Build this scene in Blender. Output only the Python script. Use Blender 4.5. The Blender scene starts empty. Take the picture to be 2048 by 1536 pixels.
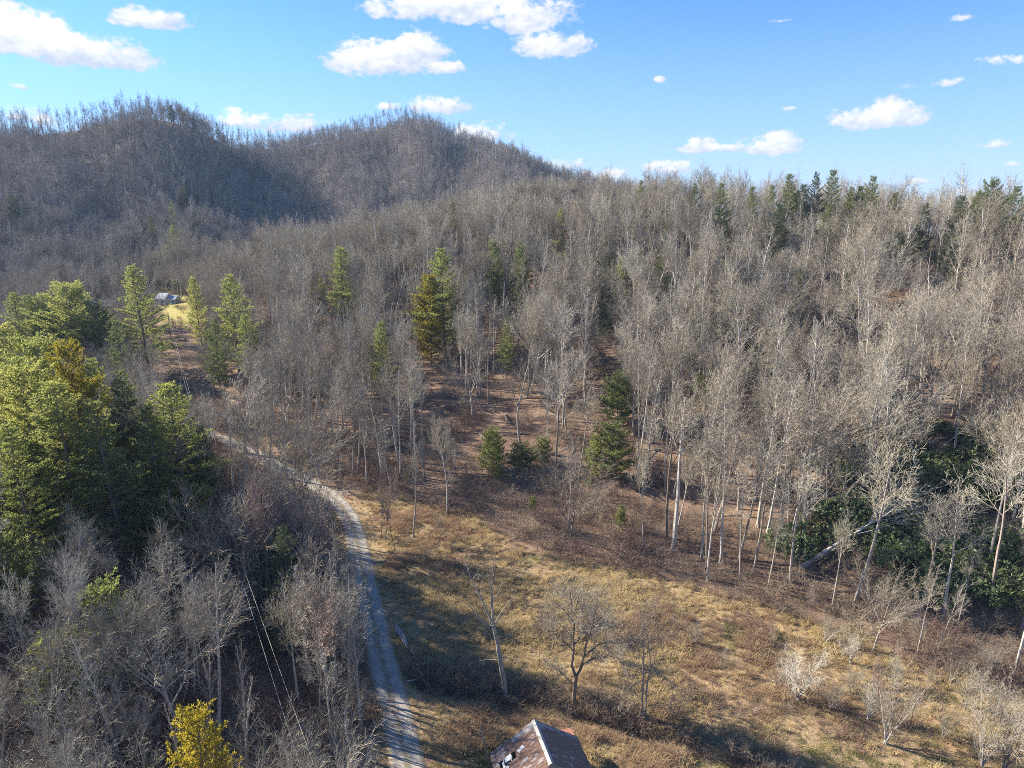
import bpy, math, random
import numpy as np
from mathutils import Vector, Matrix

# ------------------------------------------------------------------ camera, sky, sun, exposure
SC = bpy.context.scene
COL = SC.collection
R = math.radians
FPX, PITCH, CAMZ = 1366.0, R(15.0), 45.0
cam_d = bpy.data.cameras.new('camera')
cam_d.sensor_width = 36.0
cam_d.lens = 36.0 * FPX / 2048.0
cam_d.clip_start, cam_d.clip_end = 0.5, 6000
cam = bpy.data.objects.new('camera', cam_d)
cam.location = (0, 0, CAMZ)
cam.rotation_euler = (R(90) - PITCH, 0, 0)
COL.objects.link(cam)
SC.camera = cam

SUN_EL, SUN_AZ = 28.5, -69.0            # azimuth measured from +Y, negative = to the left
sun_d = bpy.data.lights.new('sun', 'SUN')
sun_d.energy = 5.0
sun_d.angle = R(0.55)
sun_d.color = (1.0, 0.90, 0.74)
sun = bpy.data.objects.new('sun', sun_d)
SUNV = Vector((math.sin(R(SUN_AZ)) * math.cos(R(SUN_EL)), math.cos(R(SUN_AZ)) * math.cos(R(SUN_EL)), math.sin(R(SUN_EL))))
sun.rotation_euler = SUNV.to_track_quat('Z', 'Y').to_euler()
sun.location = SUNV * 200
COL.objects.link(sun)

SC.view_settings.view_transform = 'Standard'
SC.view_settings.look = 'None'
SC.view_settings.exposure = 1.57
SC.view_settings.gamma = 1.0
SC.view_settings.use_curve_mapping = False
SC.cycles.max_bounces = 4
SC.cycles.diffuse_bounces = 2
SC.cycles.glossy_bounces = 2
SC.cycles.transmission_bounces = 3
SC.cycles.volume_bounces = 0
SC.cycles.use_denoising = False
SC.cycles.denoiser = 'OPENIMAGEDENOISE'
SC.cycles.denoising_input_passes = 'RGB_ALBEDO_NORMAL'
SC.cycles.denoising_prefilter = 'ACCURATE'
SC.cycles.use_adaptive_sampling = False
SC.cycles.filter_width = 0.95


def px_dir(px, py):
    dx, v = px - 1024.0, 768.0 - py
    return np.array([dx, FPX * math.cos(PITCH) + v * math.sin(PITCH), -FPX * math.sin(PITCH) + v * math.cos(PITCH)])


def az_el(px, py):
    d = px_dir(px, py)
    return math.atan2(d[0], d[1]), math.atan2(d[2], math.hypot(d[0], d[1]))


world = bpy.data.worlds.new('World')
SC.world = world
world.use_nodes = True


class NT:
    """small helper round a node tree"""
    def __init__(s, t):
        s.t, s.n, s.l = t, t.nodes, t.links

    def new(s, typ, **kw):
        n = s.n.new(typ)
        for k, v in kw.items():
            setattr(n, k, v)
        return n

    def put(s, sock, v):
        if v is None:
            return
        if hasattr(v, 'is_output') or hasattr(v, 'links'):
            s.l.new(v, sock)
        else:
            sock.default_value = v

    def m(s, op, a, b=None, c=None, clamp=False):
        n = s.new('ShaderNodeMath', operation=op, use_clamp=clamp)
        for i, v in enumerate((a, b, c)):
            if v is not None:
                s.put(n.inputs[i], v)
        return n.outputs[0]

    def vm(s, op, a, b=None):
        n = s.new('ShaderNodeVectorMath', operation=op)
        s.put(n.inputs[0], a)
        if b is not None:
            s.put(n.inputs[1], b)
        return n.outputs['Value'] if op in ('LENGTH', 'DOT_PRODUCT') else n.outputs[0]

    def noise(s, vec, scale, detail=4, rough=0.55, dist=0.0):
        n = s.new('ShaderNodeTexNoise')
        if vec is not None:
            s.l.new(vec, n.inputs['Vector'])
        n.inputs['Scale'].default_value = scale
        n.inputs['Detail'].default_value = detail
        n.inputs['Roughness'].default_value = rough
        n.inputs['Distortion'].default_value = dist
        return n.outputs['Fac']

    def ramp(s, fac, stops):
        n = s.new('ShaderNodeValToRGB')
        cr = n.color_ramp
        while len(cr.elements) < len(stops):
            cr.elements.new(0.5)
        for e, (p, c) in zip(cr.elements, stops):
            e.position = p
            e.color = (c, c, c, 1) if isinstance(c, (int, float)) else (c[0], c[1], c[2], 1)
        s.put(n.inputs[0], fac)
        return n.outputs[0]

    def mix(s, fac, a, b, mode='MIX'):
        n = s.new('ShaderNodeMix', data_type='RGBA', blend_type=mode)
        s.put(n.inputs[0], fac)
        for i, v in ((6, a), (7, b)):
            s.put(n.inputs[i], v if not isinstance(v, tuple) else (v[0], v[1], v[2], 1))
        return n.outputs[2]

    def smooth(s, v, a, b):
        n = s.new('ShaderNodeMapRange', interpolation_type='SMOOTHSTEP')
        s.put(n.inputs[0], v)
        n.inputs[1].default_value, n.inputs[2].default_value = a, b
        return n.outputs[0]


# clouds: (px, py, half width, half height, strength) turned into directions of the sky
CLOUDS = [(60, 85, 120, 70, 1.1), (215, 118, 95, 46, 1.05), (20, 60, 80, 50, 1.0), (130, 105, 100, 60, 1.05), (305, 44, 78, 30, 1.05), (-140, 110, 130, 60, .9),
          (760, 125, 100, 56, 1.05), (830, 105, 70, 46, 1.0), (890, 138, 52, 20, .9), (930, 22, 195, 46, 1.05), (1050, 45, 90, 44, 1.05), (860, 5, 125, 40, 1.0), (1105, 96, 70, 40, 1.1),
          (560, 252, 150, 30, .72), (470, 245, 60, 26, .75), (60, 240, 90, 30, .6), (880, 216, 75, 24, .9), (780, 216, 36, 14, .7), (965, 272, 70, 30, .7),
          (1765, 238, 86, 32, 1.1), (1545, 296, 58, 25, 1.1), (1395, 295, 36, 20, 1.0), (1455, 298, 45, 12, .55), (1335, 338, 48, 18, 1.0), (1215, 352, 60, 18, .8), (1845, 364, 44, 12, .6), (1920, 382, 50, 14, .6),
          (1985, 292, 62, 13, .55), (2030, 328, 26, 9, .6), (1930, 36, 45, 16, .5), (2000, 126, 110, 22, .52), (1890, 168, 140, 16, .42), (1320, 160, 14, 11, .6), (1560, 42, 45, 10, .4), (1120, 330, 90, 20, .5), (45, 175, 50, 12, .45), (1580, 217, 60, 9, .42),
          (2300, 200, 140, 40, .9), (2500, 90, 190, 50, .9), (-420, 60, 160, 50, .8)]
w = NT(world.node_tree)
bg = w.n['Background']
sky = w.new('ShaderNodeTexSky', sky_type='NISHITA')
sky.sun_disc = False
sky.sun_elevation = R(SUN_EL)
sky.sun_rotation = R(SUN_AZ)
sky.altitude = 700
sky.air_density = 1.0
sky.dust_density = 0.0
sky.ozone_density = 4.0
tc = w.new('ShaderNodeTexCoord')
sep = w.new('ShaderNodeSeparateXYZ')
w.l.new(tc.outputs['Generated'], sep.inputs[0])
az = w.m('ARCTAN2', sep.outputs[0], sep.outputs[1])
el = w.m('ARCSINE', sep.outputs[2])
comb = w.new('ShaderNodeCombineXYZ')
w.l.new(az, comb.inputs[0])
w.l.new(el, comb.inputs[1])
ae = comb.outputs[0]
best = None
light = None
for (cx, cy, rx, ry, st) in CLOUDS:
    rx, ry = (rx * .9, ry * .88) if cy < 150 else (rx, ry)
    a0, e0 = az_el(cx, cy)
    a1, e1 = az_el(cx + rx, cy - ry)
    sx = max(abs(az_el(cx + rx, cy)[0] - a0), 1e-3)
    sy = max(abs(az_el(cx, cy - ry)[1] - e0), 1e-3)
    dv = w.vm('SUBTRACT', ae, (a0, e0, 0.0))
    dv = w.vm('MULTIPLY', dv, (1.0 / sx, 1.0 / sy, 0.0))
    sp = w.new('ShaderNodeSeparateXYZ')
    w.l.new(dv, sp.inputs[0])
    low = w.m('MULTIPLY', w.m('MINIMUM', sp.outputs[1], 0.0), 0.9)      # flatter base
    cb = w.new('ShaderNodeCombineXYZ')
    w.l.new(sp.outputs[0], cb.inputs[0])
    w.l.new(w.m('ADD', sp.outputs[1], low), cb.inputs[1])
    ln = w.vm('LENGTH', cb.outputs[0])
    g = w.m('SUBTRACT', st, w.m('MULTIPLY', w.m('POWER', ln, 1.5), 0.62))
    if best is None:
        best, light = g, w.m('MULTIPLY', sp.outputs[1], 0.0)
    best = w.m('MAXIMUM', best, g)
    light = w.m('ADD', light, w.m('MULTIPLY', w.m('MAXIMUM', w.m('SUBTRACT', g, st - 1.0), 0.0), w.m('SUBTRACT', sp.outputs[1], w.m('MULTIPLY', sp.outputs[0], 0.35))))
mp = w.new('ShaderNodeMapping')
mp.inputs['Scale'].default_value = (1.0, 1.5, 1.0)
w.l.new(ae, mp.inputs[0])
n1 = w.noise(mp.outputs[0], 24.0, 8, 0.62, 0.25)
n2 = w.noise(mp.outputs[0], 60.0, 5, 0.6, 0.2)
dens = w.m('ADD', best, w.m('MULTIPLY', w.m('SUBTRACT', n1, 0.5), 2.3))
dens = w.m('ADD', dens, w.m('MULTIPLY', w.m('SUBTRACT', n2, 0.5), 0.95))
cov = w.smooth(dens, 0.14, 0.62)
shade = w.m('ADD', w.m('MULTIPLY', light, 0.5), w.m('MULTIPLY', w.m('SUBTRACT', n2, 0.5), 0.7))
lit = w.smooth(w.m('ADD', shade, w.m('MULTIPLY', dens, 0.25)), -0.15, 0.70)
ccol = w.mix(lit, (2.8, 3.2, 4.0), (5.2, 5.15, 5.1))
wisp = w.smooth(w.noise(mp.outputs[0], 5.0, 6, 0.65, 0.6), 0.56, 0.95)
skyc = w.mix(w.m('MULTIPLY', wisp, 0.2), sky.outputs[0], (4.0, 4.3, 4.7))
hs = w.new('ShaderNodeHueSaturation')
hs.inputs['Saturation'].default_value = 1.1
hs.inputs['Value'].default_value = 1.0
skyc = w.mix(1.0, skyc, (0.77, 0.83, 0.99), 'MULTIPLY')
skyc = w.mix(w.m('MULTIPLY', w.smooth(el, 0.27, 0.0), 0.62), skyc, (2.0, 2.85, 4.6))
w.l.new(skyc, hs.inputs['Color'])
w.l.new(w.mix(cov, hs.outputs[0], ccol), bg.inputs[0])
bg.inputs[1].default_value = 0.078

# ------------------------------------------------------------------ numeric helpers
RNG = np.random.default_rng(7)


def _hash(ix, iy, seed):
    h = (ix.astype(np.int64) * 374761393 + iy.astype(np.int64) * 668265263 + seed * 974711) & 0xFFFFFFFF
    h = ((h ^ (h >> 13)) * 1274126177) & 0xFFFFFFFF
    return ((h ^ (h >> 16)) & 0xFFFFFF) / float(0xFFFFFF)


def vnoise(x, y, seed=0):
    x, y = np.asarray(x, float), np.asarray(y, float)
    ix, iy = np.floor(x), np.floor(y)
    fx, fy = x - ix, y - iy
    fx, fy = fx * fx * (3 - 2 * fx), fy * fy * (3 - 2 * fy)
    a, b = _hash(ix, iy, seed), _hash(ix + 1, iy, seed)
    c, d = _hash(ix, iy + 1, seed), _hash(ix + 1, iy + 1, seed)
    return (a + (b - a) * fx) * (1 - fy) + (c + (d - c) * fx) * fy - 0.5


def fbm(x, y, seed=0, o=4):
    s, a = 0, 1.0
    for i in range(o):
        s = s + a * vnoise(x * 2 ** i, y * 2 ** i, seed + i)
        a *= 0.5
    return s


def smst(t):
    t = np.clip(t, 0, 1)
    return t * t * (3 - 2 * t)


def flat_at(px, py, z=0.0):
    d = px_dir(px, py)
    k = (z - CAMZ) / d[2]
    return np.array([d[0] * k, d[1] * k])


def poly_dist(x, y, pts):
    """distance to a polyline"""
    x, y = np.asarray(x, float), np.asarray(y, float)
    best = np.full(np.broadcast(x, y).shape, 1e9)
    for (a, b) in zip(pts[:-1], pts[1:]):
        ax, ay = a
        bx, by = b
        L = (bx - ax) ** 2 + (by - ay) ** 2
        t = np.clip(((x - ax) * (bx - ax) + (y - ay) * (by - ay)) / L, 0, 1)
        best = np.minimum(best, np.hypot(x - ax - t * (bx - ax), y - ay - t * (by - ay)))
    return best


# ------------------------------------------------------------------ terrain
ROAD = [(-6.0, 22.0), (-6.6, 36.0)] + [tuple(flat_at(*p)) for p in [(818, 1536), (800, 1460), (777, 1370), (757, 1290), (742, 1220), (729, 1160), (719, 1110), (709, 1060), (690, 1020), (655, 985), (600, 955), (540, 925), (490, 900), (440, 878)]]
ROAD += [(-66, 130), (-80, 138), (-100, 145), (-130, 152)]
CREEK = [(-40, 64), (-20, 58)] + [tuple(flat_at(*p)) for p in [(835, 1355), (900, 1372), (1010, 1392), (1130, 1410), (1260, 1455), (1400, 1490), (1560, 1530)]] + [(32, 38), (50, 30)]
CREST = np.array([(-700, 330, 470), (-300, 300, 500), (0, 272, 520), (130, 264, 520), (200, 252, 525), (250, 243, 530), (300, 241, 540), (345, 247, 550), (400, 264, 580), (450, 284, 630), (500, 298, 690), (560, 299, 730), (620, 294, 740), (680, 280, 730), (740, 262, 715),
                  (790, 251, 705), (830, 251, 698), (880, 270, 685), (930, 292, 668), (990, 318, 650), (1060, 344, 640), (1150, 374, 640), (1300, 420, 640), (1500, 470, 640), (2400, 560, 640)], float)
_d = np.array([px_dir(a, b) for a, b, _ in CREST])
CR_T = _d[:, 0] / _d[:, 1]
CR_Y = CREST[:, 2]
CR_Z = np.maximum(CAMZ + CR_Y * _d[:, 2] / _d[:, 1], 0)
S_T = np.array([-420, -340, -302, -265, -229, -180, -126, -60, -5, 100, 300.0])
S_H = np.array([0, 0, 3, 10, 18, 26, 34, 34, 32, 31, 30.0])


def road_x(y):
    ry = np.array([p[1] for p in ROAD])
    rx = np.array([p[0] for p in ROAD])
    return np.where(y > 128, -46 - 0.38 * (y - 128), np.interp(y, ry, rx))


def ds(x, y):
    d = (x + 41) * 0.558 + (y - 126) * 0.83
    s = 0.83 * x - 0.558 * y
    return d, s


def edge_d(x, y):
    """metres behind the front edge of the wood above the meadow"""
    return (x + 22.1) * 0.459 + (y - 98) * 0.888 + 4.0 * smst((x + 8) / 18)


def terrain_base(x, y):
    x, y = np.asarray(x, float), np.asarray(y, float)
    base = 0.02 * np.clip(y - 110, 0, 300)
    d, s = ds(x, y)
    d = d + 9 * fbm(x / 38, y / 38, 5, 2)
    hc = np.interp(s, S_T, S_H) * (1 + 0.12 * fbm(x / 60, y / 60, 9, 2))
    t = d / 130
    up = 0.5 * np.clip(t, 0, 1) + 0.5 * smst(t)
    up = np.where(t < 0, 0, up) * (1 - 0.75 * smst((d - 132) / 150))
    h = base + hc * up
    # wooded bank left of the track
    h = h + 6.0 * smst((road_x(y) - 8 - x) / 26) * smst((150 - y) / 40) * smst((y + 40) / 40)
    # far hills
    yy = np.maximum(y, 60)
    tt = x / yy
    yc = np.interp(tt, CR_T, CR_Y)
    zc = np.interp(tt, CR_T, CR_Z)
    k = yy / yc
    q = np.clip((k - 0.50) / 0.50, 0, 1)
    S = 0.55 * q + 0.45 * smst(q)
    fh = np.maximum(zc - 5.0, 0) * S - np.clip(k - 1.0, 0, 3) * yc * 0.42
    win = 4 * q * (1 - q)
    spur = 40 * (np.abs(vnoise(tt * 9 + 3.1, q * 0.8, 21)) - 0.22) + 16 * fbm(x / 60, y / 60, 31, 3)
    fh = fh + spur * win * (zc > 25) * smst(zc / 60)
    h = h + np.where(y > 60, np.maximum(fh, -60), 0)
    return np.maximum(h, -5.0)


def terrain(x, y):
    x, y = np.asarray(x, float), np.asarray(y, float)
    h = terrain_base(x, y)
    rd = poly_dist(x, y, ROAD)
    rough = smst((rd - 1.6) / 2.5)
    h = h + rough * (0.55 * fbm(x / 7, y / 7, 2, 3) + 0.16 * fbm(x / 1.6, y / 1.6, 3, 2))
    h = h - 0.04 * (1 - smst((rd - 1.1) / 0.5))
    cd = poly_dist(x, y, CREEK)
    h = h - 1.1 * np.exp(-(cd / 1.3) ** 2) * smst((rd - 1.7) / 1.4)
    return h


def zt(x, y):
    return float(terrain(np.array([x]), np.array([y]))[0])


def on_ground(px, py):
    """the point of the ground seen at a pixel of the photograph"""
    d = px_dir(px, py)
    d = d / d[1]
    ys = np.concatenate([np.arange(16, 140, 0.25), np.arange(140, 900, 1.0)])
    zz = CAMZ + d[2] * ys - terrain(d[0] * ys, ys)
    i = int(np.argmax(zz <= 0)) if (zz <= 0).any() else len(ys) - 1
    return d[0] * ys[i], float(ys[i])


def under_top(px, py, ht, ymin=16):
    """where a thing of height ht stands when its top is seen at a pixel"""
    d = px_dir(px, py)
    d = d / d[1]
    ys = np.concatenate([np.arange(ymin, 140, 0.25), np.arange(140, 900, 1.0)])
    zz = CAMZ + d[2] * ys - terrain(d[0] * ys, ys)
    i = int(np.argmax(zz <= ht)) if (zz <= ht).any() else int(np.argmin(np.where(ys < 300, zz, 1e9)))
    return d[0] * ys[i], float(ys[i])


def project(x, y, z):
    zr = z - CAMZ
    dep = y * math.cos(PITCH) - zr * math.sin(PITCH)
    v = y * math.sin(PITCH) + zr * math.cos(PITCH)
    dep = np.maximum(dep, 0.1)
    return 1024 + FPX * x / dep, 768 - FPX * v / dep, dep


def in_poly(px, py, poly):
    px, py = np.asarray(px, float), np.asarray(py, float)
    ins = np.zeros(px.shape, bool)
    j = len(poly) - 1
    for i in range(len(poly)):
        xi, yi = poly[i]
        xj, yj = poly[j]
        c = ((yi > py) != (yj > py)) & (px < (xj - xi) * (py - yi) / ((yj - yi) + 1e-12) + xi)
        ins ^= c
        j = i
    return ins


# ------------------------------------------------------------------ mesh helpers
def mesh_np(name, co, faces, mats=(), midx=None, smooth=False):
    """faces: list of (n,k) index arrays"""
    me = bpy.data.meshes.new(name)
    co = np.asarray(co, np.float32)
    me.vertices.add(len(co))
    me.vertices.foreach_set('co', co.ravel())
    loops = np.concatenate([f.ravel() for f in faces]).astype(np.int32)
    tot = np.concatenate([np.full(len(f), f.shape[1], np.int32) for f in faces])
    start = np.concatenate([[0], np.cumsum(tot)[:-1]]).astype(np.int32)
    me.loops.add(len(loops))
    me.loops.foreach_set('vertex_index', loops)
    me.polygons.add(len(tot))
    me.polygons.foreach_set('loop_start', start)
    me.polygons.foreach_set('loop_total', tot)
    for m in mats:
        me.materials.append(m)
    if midx is not None:
        me.polygons.foreach_set('material_index', np.asarray(midx, np.int32))
    me.polygons.foreach_set('use_smooth', np.full(len(tot), smooth))
    me.update(calc_edges=True)
    return me


def tubes(segs, n):
    """segs (N,8): p0 p1 r0 r1 -> open prisms"""
    s = np.asarray(segs, float)
    p0, p1, r0, r1 = s[:, :3], s[:, 3:6], s[:, 6:7], s[:, 7:8]
    d = p1 - p0
    d = d / np.maximum(np.linalg.norm(d, axis=1, keepdims=True), 1e-9)
    ref = np.where(np.abs(d[:, 2:3]) > 0.9, np.array([[1.0, 0, 0]]), np.array([[0, 0, 1.0]]))
    u = np.cross(d, ref)
    u /= np.maximum(np.linalg.norm(u, axis=1, keepdims=True), 1e-9)
    v = np.cross(d, u)
    N = len(s)
    co = np.zeros((N, 2, n, 3))
    for i in range(n):
        a = 2 * math.pi * i / n
        o = u * math.cos(a) + v * math.sin(a)
        co[:, 0, i] = p0 + o * r0
        co[:, 1, i] = p1 + o * r1
    b = (np.arange(N) * 2 * n)[:, None]
    i = np.arange(n)[None, :]
    j = (i + 1) % n
    f = np.stack([b + i, b + j, b + n + j, b + n + i], 2).reshape(-1, 4)
    return co.reshape(-1, 3), f


def join_parts(parts):
    """[(co, faces4 or 3)] -> co, faces list"""
    co, fs, off = [], [], 0
    for c, f in parts:
        co.append(c)
        fs.append(f + off)
        off += len(c)
    return np.concatenate(co), fs


def box(c, s, rot=None):
    x, y, z = s[0] / 2, s[1] / 2, s[2] / 2
    v = np.array([(-x, -y, -z), (x, -y, -z), (x, y, -z), (-x, y, -z), (-x, -y, z), (x, -y, z), (x, y, z), (-x, y, z)], float)
    if rot is not None:
        v = v @ np.array(Matrix(rot).to_3x3()).T
    f = np.array([(0, 3, 2, 1), (4, 5, 6, 7), (0, 1, 5, 4), (1, 2, 6, 5), (2, 3, 7, 6), (3, 0, 4, 7)])
    return v + np.array(c, float), f


def link(name, me, parent=None, loc=None, rot=None, scale=None):
    o = bpy.data.objects.new(name, me)
    COL.objects.link(o)
    if parent is not None:
        o.parent = parent
    if loc is not None:
        o.location = loc
    if rot is not None:
        o.rotation_euler = rot
    if scale is not None:
        o.scale = scale
    return o


def tag(o, label=None, cat=None, group=None, kind=None):
    if label:
        o['label'] = label
    if cat:
        o['category'] = cat
    if group:
        o['group'] = group
    if kind:
        o['kind'] = kind
    return o


# ------------------------------------------------------------------ materials
def material(name, rough=0.9):
    m = bpy.data.materials.new(name)
    m.use_nodes = True
    t = NT(m.node_tree)
    b = t.n['Principled BSDF']
    b.inputs['Roughness'].default_value = rough
    try:
        b.inputs['Specular IOR Level'].default_value = 0.25
    except Exception:
        pass
    return m, t, b


def simple_mat(name, col, rough=0.9, var=0.25, scale=6.0, metal=0.0, stretch=None):
    m, t, b = material(name, rough)
    c = t.new('ShaderNodeTexCoord')
    vec = c.outputs['Object']
    if stretch:
        mpn = t.new('ShaderNodeMapping')
        mpn.inputs['Scale'].default_value = stretch
        t.l.new(vec, mpn.inputs[0])
        vec = mpn.outputs[0]
    n = t.noise(vec, scale, 5, 0.6)
    lo = tuple(x * (1 - var) for x in col)
    hi = tuple(min(1, x * (1 + var)) for x in col)
    t.l.new(t.ramp(n, [(0.3, lo), (0.7, hi)]), b.inputs['Base Color'])
    b.inputs['Metallic'].default_value = metal
    return m


def bark_mat(name, stops, nscale=3.0, amp=0.35):
    m, t, b = material(name, 0.95)
    oi = t.new('ShaderNodeObjectInfo')
    c = t.new('ShaderNodeTexCoord')
    base = t.ramp(oi.outputs['Random'], stops)
    n = t.noise(c.outputs['Object'], nscale, 4, 0.65)
    k = t.m('ADD', 1.0 - amp, t.m('MULTIPLY', n, 2 * amp))
    hv = t.new('ShaderNodeHueSaturation')
    t.l.new(k, hv.inputs['Value'])
    t.l.new(base, hv.inputs['Color'])
    t.l.new(hv.outputs[0], b.inputs['Base Color'])
    return m


def leaf_mat(name, stops, trans=0.35, nscale=0.6, rough=0.6, spec=0.3):
    m, t, b = material(name, rough)
    oi = t.new('ShaderNodeObjectInfo')
    c = t.new('ShaderNodeTexCoord')
    n = t.noise(c.outputs['Object'], nscale, 5, 0.7)
    f = t.m('ADD', t.m('MULTIPLY', oi.outputs['Random'], 0.45), t.m('SUBTRACT', t.m('MULTIPLY', n, 1.3), 0.35), clamp=True)
    col = t.ramp(f, stops)
    t.l.new(col, b.inputs['Base Color'])
    try:
        b.inputs['Specular IOR Level'].default_value = spec
    except Exception:
        pass
    tr = t.new('ShaderNodeBsdfTranslucent')
    t.l.new(col, tr.inputs[0])
    mx = t.new('ShaderNodeMixShader')
    mx.inputs[0].default_value = trans
    t.l.new(b.outputs[0], mx.inputs[1])
    t.l.new(tr.outputs[0], mx.inputs[2])
    t.l.new(mx.outputs[0], t.n['Material Output'].inputs[0])
    return m


M_BARK = bark_mat('bark', [(0.0, (.17, .14, .115)), (0.22, (.29, .255, .215)), (0.45, (.43, .40, .35)), (0.65, (.32, .285, .245)), (0.85, (.53, .50, .44)), (1.0, (.24, .19, .155))])
M_TWIG = bark_mat('twig_bark', [(0.0, (.17, .140, .103)), (0.2, (.35, .315, .245)), (0.4, (.25, .205, .152)), (0.6, (.49, .45, .365)), (0.8, (.28, .245, .185)), (1.0, (.38, .345, .26))], 0.7, 0.25)
M_FARTWIG = bark_mat('far_twig_bark', [(0.0, (.17, .145, .125)), (0.4, (.25, .22, .195)), (0.7, (.33, .30, .265)), (1.0, (.21, .175, .15))], 0.7, 0.25)
M_DARKBARK = bark_mat('dark_bark', [(0.0, (.10, .08, .065)), (0.5, (.14, .115, .09)), (1.0, (.19, .155, .125))])
M_PALEBARK = bark_mat('pale_bark', [(0.0, (.40, .375, .335)), (0.5, (.50, .47, .42)), (1.0, (.43, .395, .34))])
M_REDTWIG = bark_mat('reddish_twig', [(0.0, (.27, .205, .165)), (0.5, (.33, .25, .20)), (1.0, (.29, .235, .195))], 0.7, 0.25)
M_PINEBARK = bark_mat('pine_bark', [(0.0, (.13, .105, .085)), (1.0, (.19, .155, .13))])
M_NEEDLE = {
    'yellow': leaf_mat('yellow_green_needles', [(0.0, (.15, .19, .055)), (0.5, (.27, .305, .085)), (1.0, (.42, .41, .11))], 0.6),
    'green': leaf_mat('green_needles', [(0.0, (.10, .14, .05)), (0.5, (.19, .225, .075)), (1.0, (.31, .31, .10))], 0.55),
    'dark': leaf_mat('dark_needles', [(0.0, (.045, .07, .035)), (0.5, (.08, .11, .048)), (1.0, (.13, .16, .065))], 0.4),
    'gold': leaf_mat('golden_needles', [(0.0, (.20, .18, .025)), (0.5, (.33, .275, .03)), (1.0, (.50, .39, .045))], 0.5),
}
M_RHODO = leaf_mat('glossy_evergreen_leaf', [(0.0, (.06, .095, .04)), (0.5, (.11, .155, .06)), (1.0, (.20, .235, .09))], 0.35, 1.2, 0.42, 0.45)
M_BRUSH = bark_mat('brush_stem', [(0.0, (.20, .15, .115)), (0.35, (.28, .23, .165)), (0.7, (.36, .30, .215)), (1.0, (.23, .175, .13))], 1.5, 0.35)
M_BRAMBLE = bark_mat('bramble_stem', [(0.0, (.14, .095, .08)), (0.5, (.19, .13, .105)), (1.0, (.17, .135, .105))], 1.5, 0.3)
M_GRASS = leaf_mat('dry_grass_blade', [(0.0, (.20, .14, .08)), (0.25, (.42, .32, .165)), (0.5, (.60, .48, .26)), (0.75, (.36, .26, .145)), (1.0, (.42, .37, .15))], 0.35, 0.5, 0.8, 0.15)
M_GREENGRASS = leaf_mat('winter_grass_blade', [(0.0, (.15, .145, .055)), (0.5, (.25, .235, .09)), (1.0, (.42, .37, .15))], 0.35, 0.9, 0.8, 0.15)


def ground_mat():
    m, t, b = material('ground_cover', 0.95)
    geo = t.new('ShaderNodeNewGeometry')
    P = geo.outputs['Position']
    at = t.new('ShaderNodeAttribute', attribute_name='meadow')
    at2 = t.new('ShaderNodeAttribute', attribute_name='lawn')
    n_big = t.noise(P, 0.06, 5, 0.6)
    n_mid = t.noise(P, 0.45, 6, 0.68, 0.4)
    n_fine = t.noise(P, 3.2, 6, 0.75, 0.3)
    n_leaf = t.noise(P, 9.0, 3, 0.8)
    litter = t.ramp(n_mid, [(0.25, (.155, .098, .066)), (0.48, (.25, .165, .112)), (0.72, (.33, .225, .155))])
    litter = t.mix(t.smooth(n_fine, 0.42, 0.66), litter, (.20, .145, .105))
    litter = t.mix(t.m('MULTIPLY', t.smooth(n_leaf, 0.55, 0.75), 0.6), litter, (.39, .275, .19))
    grass = t.ramp(n_mid, [(0.22, (.15, .10, .062)), (0.42, (.30, .215, .12)), (0.6, (.41, .305, .17)), (0.8, (.25, .185, .095))])
    red = t.smooth(t.noise(P, 0.09, 5, 0.6, 0.5), 0.50, 0.66)
    grass = t.mix(t.m('MULTIPLY', red, 0.6), grass, (.34, .20, .125))
    grn = t.smooth(t.noise(P, 0.17, 5, 0.65, 0.3), 0.55, 0.72)
    grass = t.mix(t.m('MULTIPLY', grn, 0.45), grass, (.27, .235, .085))
    grass = t.mix(t.m('MULTIPLY', t.smooth(n_fine, 0.5, 0.7), 0.45), grass, (.15, .115, .06))
    edge = t.m('ADD', at.outputs['Fac'], t.m('MULTIPLY', t.m('SUBTRACT', n_mid, 0.5), 0.7))
    col = t.mix(t.smooth(edge, 0.25, 0.75), litter, grass)
    spx = t.new('ShaderNodeSeparateXYZ')
    t.l.new(P, spx.inputs[0])
    col = t.mix(t.smooth(t.m('ADD', spx.outputs[1], t.m('MULTIPLY', n_big, 60.0)), 330, 400), col, t.mix(n_mid, (.095, .078, .066), (.17, .135, .11)))
    lawn = t.ramp(n_fine, [(0.3, (.30, .265, .08)), (0.7, (.40, .345, .11))])
    col = t.mix(at2.outputs['Fac'], col, lawn)
    t.l.new(col, b.inputs['Base Color'])
    bp = t.new('ShaderNodeBump')
    bp.inputs['Strength'].default_value = 0.9
    bp.inputs['Distance'].default_value = 0.25
    t.l.new(t.m('ADD', n_fine, t.m('MULTIPLY', n_leaf, 0.4)), bp.inputs['Height'])
    t.l.new(bp.outputs[0], b.inputs['Normal'])
    return m


M_GROUND = ground_mat()

# ------------------------------------------------------------------ the ground


def spacing(lo, f0, f1, hi, st, grow, mx):
    a = list(np.arange(f0, f1 + 1e-6, st))
    s, v = st, f1
    while v < hi:
        s = min(s * grow, mx)
        v += s
        a.append(v)
    s, v = st, f0
    b = []
    while v > lo:
        s = min(s * grow, mx)
        v -= s
        b.append(v)
    return np.array(b[::-1] + a)


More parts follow.
